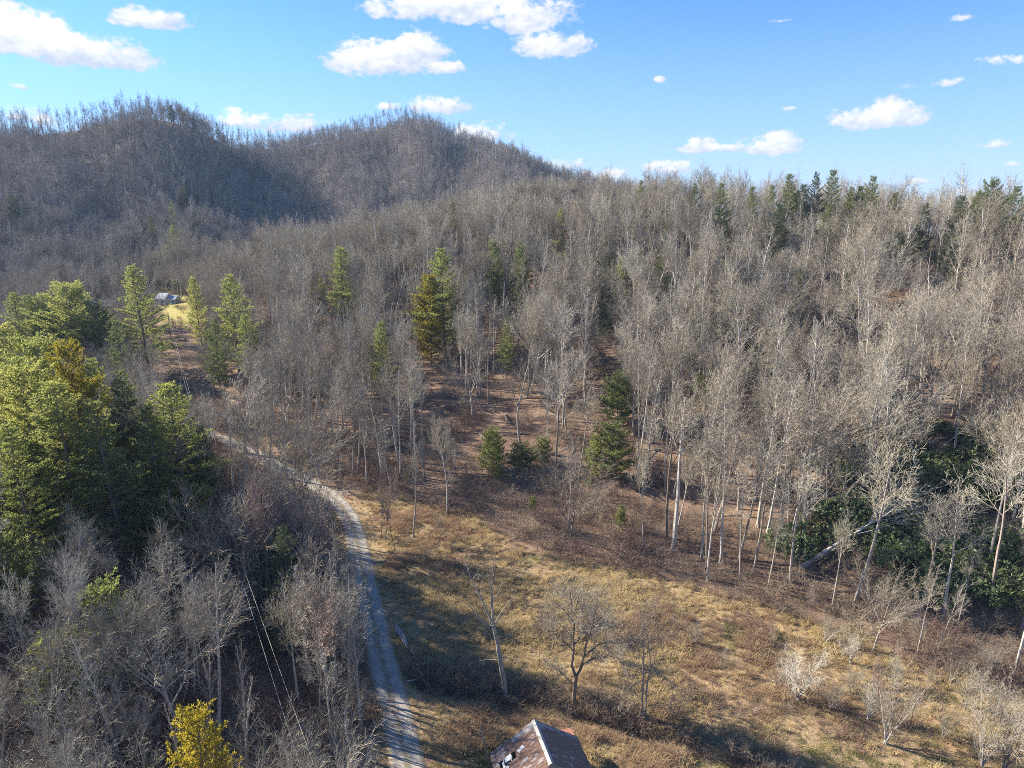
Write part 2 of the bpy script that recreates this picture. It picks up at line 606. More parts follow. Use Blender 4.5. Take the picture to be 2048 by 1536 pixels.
LAWN_PX = [(305, 605), (420, 605), (405, 645), (316, 645)]
GX = spacing(-1100, -55, 60, 1100, 0.6, 1.05, 14)
GY = spacing(-250, 16, 125, 1900, 0.6, 1.05, 14)
XX, YY = np.meshgrid(GX, GY)
ZZ = terrain(XX.ravel(), YY.ravel())
nx, ny = len(GX), len(GY)
gi = np.arange(nx * ny).reshape(ny, nx)
gf = np.stack([gi[:-1, :-1], gi[:-1, 1:], gi[1:, 1:], gi[1:, :-1]], 2).reshape(-1, 4)
gco = np.stack([XX.ravel(), YY.ravel(), ZZ], 1)
gme = mesh_np('ground', gco, [gf], [M_GROUND], smooth=True)


def meadow_w(x, y):
    """1 on the open meadow right of the track, 0 under the trees"""
    d = edge_d(x, y) + 7 * fbm(x / 14, y / 14, 61, 3)
    rx = road_x(y)
    wm = smst((-d) / 5 + 0.5) * smst((x - rx + 3.5) / 3) * smst((128 - y) / 10)
    dd = np.clip((x - 20) / 25, 0, 1)
    return wm * (1 - 0.0 * dd)


pxg, pyg, depg = project(gco[:, 0], gco[:, 1], gco[:, 2])
mw = meadow_w(gco[:, 0], gco[:, 1])
lw = in_poly(pxg, pyg, LAWN_PX).astype(float) * (gco[:, 1] > 150)
lw = np.maximum(lw, smst((28 - np.hypot((gco[:, 0] + 134) / 1.5, gco[:, 1] - 268)) / 4))
for nm, arr in (('meadow', mw), ('lawn', lw)):
    a = gme.attributes.new(nm, 'FLOAT', 'POINT')
    a.data.foreach_set('value', arr.astype(np.float32))
ground = link('ground', gme)
tag(ground, kind='structure')


# gravel track
def road_mat():
    m, t, b = material('gravel', 0.95)
    geo = t.new('ShaderNodeNewGeometry')
    P = geo.outputs['Position']
    at = t.new('ShaderNodeAttribute', attribute_name='across')
    n1 = t.noise(P, 0.8, 6, 0.7, 0.3)
    n2 = t.noise(P, 14.0, 3, 0.8)
    col = t.ramp(t.m('ADD', t.m('MULTIPLY', n1, 0.6), t.m('MULTIPLY', n2, 0.4)), [(0.3, (.21, .185, .15)), (0.5, (.35, .32, .275)), (0.7, (.48, .445, .395))])
    a = t.m('ABSOLUTE', at.outputs['Fac'])
    mid = t.smooth(t.m('ADD', a, t.m('MULTIPLY', t.m('SUBTRACT', n1, 0.5), 0.7)), 0.30, 0.06)
    col = t.mix(t.m('MULTIPLY', mid, 0.7), col, (.21, .17, .105))
    ed = t.smooth(t.m('ADD', a, t.m('MULTIPLY', t.m('SUBTRACT', n1, 0.5), 1.1)), 0.58, 0.95)
    col = t.mix(ed, col, (.28, .21, .12))
    t.l.new(col, b.inputs['Base Color'])
    bp = t.new('ShaderNodeBump')
    bp.inputs['Strength'].default_value = 0.6
    bp.inputs['Distance'].default_value = 0.06
    t.l.new(n2, bp.inputs['Height'])
    t.l.new(bp.outputs[0], b.inputs['Normal'])
    return m


def smooth_line(pts, step=0.7):
    p = np.array(pts, float)
    for _ in range(3):
        q = [p[0]]
        for a, b in zip(p[:-1], p[1:]):
            q += [a * .75 + b * .25, a * .25 + b * .75]
        q.append(p[-1])
        p = np.array(q)
    L = np.concatenate([[0], np.cumsum(np.hypot(*np.diff(p, axis=0).T))])
    n = np.arange(0, L[-1], step)
    return np.stack([np.interp(n, L, p[:, 0]), np.interp(n, L, p[:, 1])], 1)


rc = smooth_line(ROAD)
tg = np.gradient(rc, axis=0)
tg /= np.linalg.norm(tg, axis=1, keepdims=True)
nrm = np.stack([tg[:, 1], -tg[:, 0]], 1)
NA = 11
us = np.linspace(-1, 1, NA)
rv, ra = [], []
for k, u in enumerate(us):
    wv = 1.62 + (0.28 * fbm(rc[:, 1] / 1.7, rc[:, 0] * 0 + (3 if u > 0 else 9), 77, 3) if abs(u) > .9 else 0)
    p = rc + nrm * (u * wv)[:, None] if not np.isscalar(wv) else rc + nrm * (u * wv)
    z = terrain_base(p[:, 0], p[:, 1]) + 0.045 * (1 - abs(u) ** 3) + 0.03 * np.cos(u * 9) * (abs(u) < .9) - (0.10 if abs(u) > .99 else 0)
    rv.append(np.stack([p[:, 0], p[:, 1], z + 0.03], 1))
    ra.append(np.full(len(rc), u))
rv = np.stack(rv, 1)
NR = len(rc)
ri = np.arange(NR * NA).reshape(NR, NA)
rf = np.stack([ri[:-1, :-1], ri[:-1, 1:], ri[1:, 1:], ri[1:, :-1]], 2).reshape(-1, 4)
rme = mesh_np('gravel_track', rv.reshape(-1, 3), [rf], [road_mat()], smooth=True)
a = rme.attributes.new('across', 'FLOAT', 'POINT')
a.data.foreach_set('value', np.stack(ra, 1).ravel().astype(np.float32))
tag(link('gravel_track', rme), kind='structure')


# ------------------------------------------------------------------ tree growing
def rot_about(d, ang, spin, rng):
    ax = d.orthogonal().normalized()
    ax.rotate(Matrix.Rotation(spin, 3, d))
    v = d.copy()
    v.rotate(Matrix.Rotation(ang, 3, ax))
    return v


def grow(rng, out, p, d, L, r, lev, P):
    n = P['nseg'][lev]
    st = L / n
    nodes = [(p.copy(), d.copy(), r)]
    gn, tr = P['gnarl'][lev], P['trop'][lev]
    tip = P['tip'][lev]
    for i in range(n):
        d = (d + Vector((rng.gauss(0, gn), rng.gauss(0, gn), rng.gauss(0, gn) + tr))).normalized()
        q = p + d * st
        r1 = r * (1 - (i + 1) / n * (1 - tip))
        r0 = r * (1 - i / n * (1 - tip))
        out[lev].append((p.x, p.y, p.z, q.x, q.y, q.z, r0, r1))
        p = q
        nodes.append((p.copy(), d.copy(), r1))
    if lev + 1 >= len(P['nseg']):
        return
    nc = P['kids'][lev]
    nc = max(1, int(round(nc * L / P['ref'][lev]))) if P['ref'][lev] else nc
    f0, f1 = P['from'][lev]
    spin = rng.uniform(0, 6.28)
    for k in range(nc):
        f = f0 + (f1 - f0) * (k + rng.uniform(.1, .9)) / nc
        x = f * n
        i = min(int(x), n - 1)
        fr = x - i
        a, b = nodes[i], nodes[i + 1]
        pp = a[0].lerp(b[0], fr)
        dd = a[1].lerp(b[1], fr).normalized()
        rr = a[2] + (b[2] - a[2]) * fr
        spin += 2.4 + rng.gauss(0, .5)
        ang = R(rng.uniform(*P['ang'][lev]))
        cd = rot_about(dd, ang, spin, rng)
        prof = P['prof'][lev](f)
        cl = L * P['ratio'][lev] * prof * rng.uniform(.7, 1.25)
        cr = min(rr * P['rr'][lev], r * .8) * rng.uniform(.8, 1.1)
        cr = max(cr, P['rmin'])
        if cl > 0.12:
            grow(rng, out, pp, cd, cl, cr, lev + 1, P)


def pole_params(H, twig):
    return dict(nseg=[12, 5, 4, 2, 1], gnarl=[.03, .07, .08, .10, .12], trop=[.03, .09, .07, .05, .04], tip=[.12, .2, .3, .5, .6],
                kids=[19, 6, 4, 2], ref=[0, 3.0, 1.3, .7], **{'from': [(.48, .99), (.15, 1), (.12, 1), (.1, .9)]},
                ang=[(22, 46), (20, 44), (20, 45), (18, 42)], ratio=[.175, .46, .52, .7],
                prof=[lambda f: 1.15 - .8 * max(0, (f - .5) / .5), lambda f: 1.15 - .6 * f, lambda f: 1.1 - .5 * f, lambda f: 1],
                rr=[.55, .62, .62, .7], rmin=twig)


def spread_params(twig):
    return dict(nseg=[5, 7, 5, 3, 2], gnarl=[.05, .09, .10, .12, .14], trop=[.02, .10, .07, .05, .04], tip=[.72, .14, .25, .4, .6],
                kids=[7, 9, 7, 5], ref=[0, 9.0, 4.0, 1.6], **{'from': [(.55, 1.0), (.22, 1), (.15, 1), (.1, 1)]},
                ang=[(22, 52), (20, 44), (20, 44), (20, 45)], ratio=[1.55, .44, .46, .55],
                prof=[lambda f: .75 + .4 * f, lambda f: 1.15 - .6 * f, lambda f: 1.1 - .5 * f, lambda f: 1],
                rr=[.55, .6, .6, .65], rmin=twig)


def bush_params(twig):
    return dict(nseg=[2, 6, 4, 2, 1], gnarl=[.05, .10, .16, .2, .2], trop=[.02, .07, .05, .03, .03], tip=[.9, .15, .3, .5, .6],
                kids=[9, 8, 6, 3], ref=[0, 5.0, 2.0, .8], **{'from': [(.1, 1.0), (.2, 1), (.15, 1), (.2, 1)]},
                ang=[(8, 38), (18, 45), (22, 55), (25, 60)], ratio=[6.0, .42, .42, .6],
                prof=[lambda f: .75 + .4 * f, lambda f: 1.15 - .6 * f, lambda f: 1.1 - .5 * f, lambda f: 1],
                rr=[.5, .6, .6, .65], rmin=twig)


def far_params(twig):
    return dict(nseg=[6, 3, 2, 1], gnarl=[.04, .12, .16, .2], trop=[.03, .07, .06, .03], tip=[.2, .3, .4, .6],
                kids=[17, 5, 4], ref=[0, 3.0, 1.3], **{'from': [(.45, .99), (.2, 1), (.2, 1)]},
                ang=[(28, 55), (25, 55), (25, 60)], ratio=[.2, .45, .5],
                prof=[lambda f: 1.1 - .7 * max(0, (f - .45) / .55), lambda f: 1.1 - .5 * f, lambda f: 1],
                rr=[.5, .6, .7], rmin=twig)


class Proto:
    pass


def make_tree(name, seed, P, L, r, bark, twig, trunk_levels=2, sides=(7, 5, 4, 3, 3), both=False, nd=None, forks=None):
    rng = random.Random(seed)
    out = [[] for _ in P['nseg']]
    grow(rng, out, Vector((0, 0, -0.3)), nd or Vector((rng.gauss(0, .03), rng.gauss(0, .03), 1)).normalized(), L, r, 0, P)
    tp = [tubes(out[i], sides[i]) for i in range(trunk_levels) if out[i]]
    cp = [tubes(out[i], sides[i]) for i in range(trunk_levels, len(out)) if out[i]]
    # root flare
    fl = [(math.cos(a) * r * 1.5, math.sin(a) * r * 1.5, -.35, math.cos(a) * r * .3, math.sin(a) * r * .3, r * 3.5, r * .42, r * .45) for a in np.arange(5) * 1.26 + rng.random()]
    tp.append(tubes(fl, 4))
    tco, tf = join_parts(tp)
    cco, cf = join_parts(cp)
    pr = Proto()
    pr.name = name
    pr.H = float(max(tco[:, 2].max(), cco[:, 2].max()))
    pr.W = float(np.percentile(np.hypot(cco[:, 0], cco[:, 1]), 95))
    pr.trunk = mesh_np(name + '_trunk', tco, tf, [bark])
    pr.crown = mesh_np(name + '_crown', cco, cf, [twig])
    if both:
        co, fs = join_parts([(tco, tf[0])])
        allf = tf + [f + len(tco) for f in cf]
        nt_ = sum(len(f) for f in tf)
        nc_ = sum(len(f) for f in cf)
        pr.both = mesh_np(name, np.concatenate([tco, cco]), allf, [bark, twig], np.r_[np.zeros(nt_, int), np.ones(nc_, int)])
        pr.tris = 2 * (nt_ + nc_)
    return pr


TW = 0.0145
PALE = make_tree('pale_tree', 47, spread_params(.016), 5.0, .27, M_BARK, M_PALEBARK)
POLES = []
for i in range(7):
    q = pole_params(20, TW)
    q['kids'] = [[19, 6, 4, 2], [14, 7, 5, 2], [24, 5, 4, 2], [16, 6, 5, 3], [11, 8, 5, 2], [20, 6, 4, 2], [9, 6, 4, 2]][i]
    q['ratio'] = [[.165, .46, .48, .55], [.22, .46, .46, .55], [.13, .5, .48, .55], [.19, .42, .46, .5], [.28, .44, .45, .5], [.15, .5, .5, .55], [.34, .42, .46, .5]][i]
    q['from'] = [((.48, .40, .55, .62, .5, .34, .42)[i], .99)] + list(q['from'][1:])
    q['gnarl'] = [(.03, .05, .02, .03, .06, .03, .07)[i]] + list(q['gnarl'][1:])
    POLES.append(make_tree('forest_tree', 10 + i, q, 19.0 + i * .6, .17 + .02 * i, M_BARK, M_TWIG, both=True))
SPREAD = [make_tree('spreading_tree', 40 + i, spread_params(TW), 5.0 + .4 * i, .19, M_BARK, M_TWIG, both=True) for i in range(4)]
BUSHY = [make_tree('thicket_tree', 70 + i, bush_params(TW * .8), 1.0, .17, M_BARK, M_TWIG, both=True) for i in range(3)]
REDS = [make_tree('reddish_tree', 90 + i, dict(pole_params(14, TW), kids=[34, 8, 6, 3]), 14.0, .10, M_DARKBARK, M_REDTWIG) for i in range(2)]
FARS = [make_tree('far_tree', 120 + i, far_params(.035), 19.0, .19, M_BARK, M_FARTWIG, sides=(4, 3, 3, 3), both=True) for i in range(6)]


CRESTS = [make_tree('crest_tree', 140 + i, dict(far_params(.03), kids=[12, 5, 4], ratio=[.17, .45, .5], ang=[(18, 42), (20, 50), (25, 60)], **{'from': [(.58, .99), (.2, 1), (.2, 1)]}), 20.0, .15, M_DARKBARK, M_DARKBARK, sides=(4, 3, 3, 3), both=True) for i in range(4)]
SNAG = [make_tree('dead_snag', 170 + i, dict(pole_params(18, .02), nseg=[10, 4, 3], kids=[8, 3], ratio=[.13, .4], tip=[.45, .4, .5]), 13.0 + i * 2, .20, M_BARK, M_BARK, both=True) for i in range(2)]
SPARSE = [make_tree('sparse_tree', 150 + i, dict(pole_params(20, .016), kids=[13, 5, 4, 2], ratio=[.24, .48, .52, .7]), 20.0, .18 + .03 * (i == 2), M_BARK, M_TWIG, both=True) for i in range(3)]


# conifers
def make_pine(name, seed, H, rad, clear, needle, whorl=.72, per=6, tuft=.235, tufts=3.6, shape=1.0, droop=0.0, irregular=.48):
    rng = np.random.default_rng(seed)
    segs = []
    tz = np.linspace(-.3, H, 16)
    wob = np.cumsum(rng.normal(0, .035, (16, 2)), 0)
    r0 = H * .0105

    def tx(z):
        return np.array([np.interp(z, tz, wob[:, 0]), np.interp(z, tz, wob[:, 1]), z])
    for a, b in zip(tz[:-1], tz[1:]):
        segs.append((*tx(a), *tx(b), r0 * (1 - .93 * max(a, 0) / H), r0 * (1 - .93 * max(b, 0) / H)))
    br, tc_, td_ = [], [], []
    z = H * clear
    lobe = rng.uniform(0, 6.28)
    while z < H - .25:
        f = (z - H * clear) / (H * (1 - clear))
        prof = (1 - f) ** (.75 * shape) * min(1, .45 + f * 4)
        n = max(3, int(per * (1 - .35 * f) + rng.integers(-1, 2)))
        a0 = rng.uniform(0, 6.28)
        for k in range(n):
            az_ = a0 + k * 6.283 / n + rng.normal(0, .2)
            Lb = rad * prof * rng.uniform(1 - irregular, 1 + irregular * .6) * (1 + .18 * math.cos(az_ - lobe)) + .25
            if rng.random() < .06:
                continue
            el_ = R(8 + 38 * f + rng.normal(0, 7)) - droop
            p = tx(z)
            d = np.array([math.cos(az_) * math.cos(el_), math.sin(az_) * math.cos(el_), math.sin(el_)])
            ns = 4
            pts = [p]
            for i in range(ns):
                d = d + np.array([0, 0, .05 + .07 * i / ns]) + rng.normal(0, .05, 3)
                d /= np.linalg.norm(d)
                pts.append(pts[-1] + d * Lb / ns)
            for i in range(ns):
                br.append((*pts[i], *pts[i + 1], .012 + .028 * Lb / 4 * (1 - i / ns), .012 + .028 * Lb / 4 * (1 - (i + 1) / ns)))
            m = max(3, int(Lb * 3.1))
            for j in range(m):
                g = .22 + .78 * (j + rng.random()) / m
                x = g * ns
                i = min(int(x), ns - 1)
                pp = pts[i] + (pts[i + 1] - pts[i]) * (x - i)
                bd = pts[i + 1] - pts[i]
                bd /= np.linalg.norm(bd)
                side = np.cross(bd, [0, 0, 1.0])
                side /= max(np.linalg.norm(side), 1e-6)
                sg = 1 if j % 2 else -1
                ll = (.35 + .32 * Lb * (1 - g * .75)) * rng.uniform(.6, 1.15)
                sd = bd * .7 + side * sg * rng.uniform(.5, 1.0) + np.array([0, 0, rng.uniform(-.05, .3)])
                sd /= np.linalg.norm(sd)
                e = pp + sd * ll
                br.append((*pp, *e, .009, .006))
                nt_ = max(2, int(ll * tufts * 2.2))
                for q in range(nt_):
                    tc_.append(pp + (e - pp) * ((q + .6 + rng.random() * .4) / nt_))
                    td_.append(sd)
            tc_.append(pts[-1])
            td_.append(d)
        z += whorl * rng.uniform(.75, 1.25) * (1 - .35 * f)
    for q in range(8):
        tc_.append(tx(H - .05 - .1 * q))
        td_.append(np.array([0, 0, 1.0]))
    C_, D_ = np.array(tc_), np.array(td_)
    m = 6
    C_ = np.repeat(C_, m, 0)
    D_ = np.repeat(D_, m, 0)
    N = len(C_)
    dr = D_ * .55 + rng.normal(0, .55, (N, 3)) + np.array([0, 0, .18])
    dr /= np.linalg.norm(dr, axis=1, keepdims=True)
    sd = np.cross(dr, rng.normal(0, 1, (N, 3)))
    sd /= np.linalg.norm(sd, axis=1, keepdims=True)
    ln = tuft * rng.uniform(.7, 1.3, (N, 1))
    wd = tuft * .13 * rng.uniform(.8, 1.3, (N, 1))
    co = np.stack([C_ + sd * wd * .4, C_ - sd * wd * .4, C_ + dr * ln * .6 - sd * wd, C_ + dr * ln, C_ + dr * ln * .6 + sd * wd], 1)
    b = (np.arange(N) * 5)[:, None]
    f = b + np.array([[0, 1, 2, 3, 4]])
    tco, tf = join_parts([tubes(segs, 7), tubes(br, 3)])
    pr = Proto()
    pr.name, pr.H, pr.W = name, H, rad
    pr.trunk = mesh_np(name + '_trunk', tco, tf, [M_PINEBARK])
    pr.crown = mesh_np(name + '_crown', co.reshape(-1, 3), [f], [M_NEEDLE[needle]])
    pr.n = N
    return pr


PINES = {
    'yellow': [make_pine('yellow_pine', 201, 18, 3.9, .12, 'yellow'), make_pine('yellow_pine', 202, 18, 3.6, .16, 'yellow', shape=.85)],
    'green': [make_pine('green_pine', 211, 20, 4.2, .16, 'green'), make_pine('green_pine', 212, 20, 3.9, .1, 'green', shape=.9)],
    'dark': [make_pine('dark_pine', 221, 20, 3.9, .22, 'dark'), make_pine('dark_pine', 222, 20, 4.3, .35, 'dark', shape=.6, irregular=.5)],
    'broad': [make_pine('broad_pine', 231, 16, 5.2, .1, 'yellow', shape=.55, per=7, irregular=.5), make_pine('broad_pine', 232, 16, 5.0, .12, 'green', shape=.5, per=7, irregular=.5)],
    'gold': [make_pine('golden_pine', 241, 12, 3.6, .05, 'gold', shape=.7, per=7, whorl=.5, tuft=.22)],
    'young': [make_pine('young_pine', 251, 6, 2.6, .03, 'green', whorl=.4, per=7, tuft=.24, shape=.42), make_pine('young_pine', 252, 6, 2.4, .03, 'yellow', whorl=.4, per=7, tuft=.24, shape=.5)],
}


def leaf_shrub(name, seed, rad, hgt, n, leaf, mat):
    """dome of rosettes of broad folded leaves on bent stems"""
    rng = np.random.default_rng(seed)
    segs, C_ = [], []
    lob = [(rng.normal(0, rad * .45), rng.normal(0, rad * .45), rng.uniform(.55, 1.0)) for _ in range(7)]
    for i in range(n):
        lx, ly, lh = lob[rng.integers(len(lob))]
        a, e = rng.uniform(0, 6.28), math.asin(rng.uniform(-.15, 1))
        q = rng.uniform(.75, 1.05)
        C_.append((lx + math.cos(a) * math.cos(e) * rad * .6 * q, ly + math.sin(a) * math.cos(e) * rad * .6 * q, hgt * lh * (.45 + .5 * math.sin(e)) * q))
    C_ = np.array(C_)
    for c in C_[::5]:
        m_ = np.array([c[0] * .5 + rng.normal(0, .2), c[1] * .5 + rng.normal(0, .2), c[2] * .5])
        b = np.array([c[0] * .12, c[1] * .12, -.2])
        segs.append((*b, *m_, .035, .022))
        segs.append((*m_, *c, .022, .010))
    m = 7
    N = len(C_) * m
    Cc = np.repeat(C_, m, 0)
    out = Cc - np.array([0, 0, hgt * .3])
    out /= np.linalg.norm(out, axis=1, keepdims=True)
    dr = out * .5 + rng.normal(0, .6, (N, 3))
    dr /= np.linalg.norm(dr, axis=1, keepdims=True)
    sd = np.cross(dr, out + rng.normal(0, .25, (N, 3)))
    sd /= np.linalg.norm(sd, axis=1, keepdims=True)
    up = np.cross(sd, dr)
    L = leaf * rng.uniform(.75, 1.25, (N, 1))
    W = L * .24
    co = np.stack([Cc, Cc + dr * L * .45 - sd * W - up * W * .3, Cc + dr * L - up * L * .15, Cc + dr * L * .45 + sd * W - up * W * .3, Cc + dr * L * .5 + up * W * .15], 1)
    b = (np.arange(N) * 5)[:, None]
    f = np.concatenate([b + np.array([[0, 1, 4]]), b + np.array([[1, 2, 4]]), b + np.array([[2, 3, 4]]), b + np.array([[3, 0, 4]])])
    pr = Proto()
    tco, tf = tubes(segs, 4)
    pr.name, pr.H, pr.W = name, hgt, rad
    pr.trunk = mesh_np(name + '_stems', tco, [tf], [M_DARKBARK])
    pr.crown = mesh_np(name + '_foliage', co.reshape(-1, 3), [f], [mat])
    return pr


RHODOS = [leaf_shrub('evergreen_shrub', 301 + i, 2.4, 3.0, 420, .30, M_RHODO) for i in range(3)]


def make_brush(name, seed, n, hgt, spread, mat, r=.012, curl=.12):
    rng = random.Random(seed)
    P = dict(nseg=[4, 2, 1], gnarl=[curl, .18, .2], trop=[-.02, .03, 0], tip=[.35, .4, .6], kids=[5, 3], ref=[0, 0], **{'from': [(.25, 1), (.2, 1)]},
             ang=[(20, 55), (20, 60)], ratio=[.38, .5], prof=[lambda f: 1.1 - .5 * f, lambda f: 1], rr=[.6, .7], rmin=.006)
    out = [[], [], []]
    for i in range(n):
        a, rr = rng.uniform(0, 6.28), spread * math.sqrt(rng.random()) * .55
        p = Vector((math.cos(a) * rr, math.sin(a) * rr, -.1))
        d = Vector((math.cos(a) * rng.uniform(0, .8), math.sin(a) * rng.uniform(0, .8), 1)).normalized()
        grow(rng, out, p, d, hgt * rng.uniform(.5, 1.05), r, 0, P)
    tco, tf = tubes(out[0], 4)
    cco, cf = join_parts([tubes(out[1], 3), tubes(out[2], 3)])
    pr = Proto()
    pr.name, pr.H, pr.W = name, hgt, spread
    pr.trunk = mesh_np(name + '_stems', tco, [tf], [mat])
    pr.crown = mesh_np(name + '_twigs', cco, cf, [mat])
    pr.both = mesh_np(name, np.concatenate([tco, cco]), [tf] + [f + len(tco) for f in cf], [mat])
    return pr


BRUSH = [make_brush('brush', 321 + i, 26, 1.6, 1.3, M_BRUSH) for i in range(3)]
BRAMBLE = [make_brush('bramble', 331 + i, 46, 1.3, 1.7, M_BRAMBLE, .010, .22) for i in range(3)]


def make_tuft(name, seed, n, hgt, spread, mat, wid=.016):
    rng = np.random.default_rng(seed)
    a, rr = rng.uniform(0, 6.28, n), spread * np.sqrt(rng.random(n))
    p = np.stack([np.cos(a) * rr, np.sin(a) * rr, np.full(n, -.04)], 1)
    b = rng.uniform(0, 6.28, n)
    lean = rng.uniform(.15, 1.0, n)
    h = hgt * rng.uniform(.5, 1.1, n)
    o = np.stack([np.cos(b), np.sin(b), np.zeros(n)], 1)
    sd = np.stack([-np.sin(b), np.cos(b), np.zeros(n)], 1) * wid
    mid = p + o * (lean * h * .3)[:, None] + np.array([0, 0, 1]) * (h * .65)[:, None]
    tip = p + o * (lean * h * .95)[:, None] + np.array([0, 0, 1]) * (h * (1.0 - .35 * lean))[:, None]
    co = np.stack([p - sd, p + sd, mid + sd * .8, mid - sd * .8, tip], 1).reshape(-1, 3)
    k = (np.arange(n) * 5)[:, None]
    return mesh_np(name, co, [k + np.array([[0, 1, 2, 3]]), k + np.array([[3, 2, 4]])], [mat])


M_REDGRASS = leaf_mat('rusty_weed_blade', [(0.0, (.22, .155, .10)), (0.5, (.36, .25, .155)), (1.0, (.47, .345, .205))], 0.3, 0.5, 0.8, 0.15)
TUFTS = [make_tuft('grass_tuft', 341 + i, 50, .56, .36, M_GRASS) for i in range(3)] + [make_tuft('grass_tuft', 345, 46, .28, .36, M_GREENGRASS), make_tuft('grass_tuft', 346, 40, .7, .3, M_REDGRASS, .013)]

# ------------------------------------------------------------------ placing things
COUNT = {}


def plant(kind, pr, x, y, h, label, cat, group=None, rz=None, wide=1.0, lean=(0, 0), parts=('trunk', 'crown'), sink=0.0):
    root = bpy.data.objects.new(kind, None)
    COL.objects.link(root)
    root.empty_display_size = .5
    k = h / pr.H
    root.location = (x, y, zt(x, y) - sink)
    root.rotation_euler = (lean[0], lean[1], random.uniform(0, 6.28) if rz is None else rz)
    if kind == 'pine_tree':
        wide *= 1.25
    root.scale = (k * wide, k * wide, k)
    tag(root, label, cat, group)
    for nm, me in zip(parts, (pr.trunk, pr.crown)):
        c = link(nm, me, root)
        if nm in ('stems', 'twigs', 'foliage'):
            c['kind'] = 'stuff'
    COUNT[kind] = COUNT.get(kind, 0) + 1
    return root


random.seed(11)

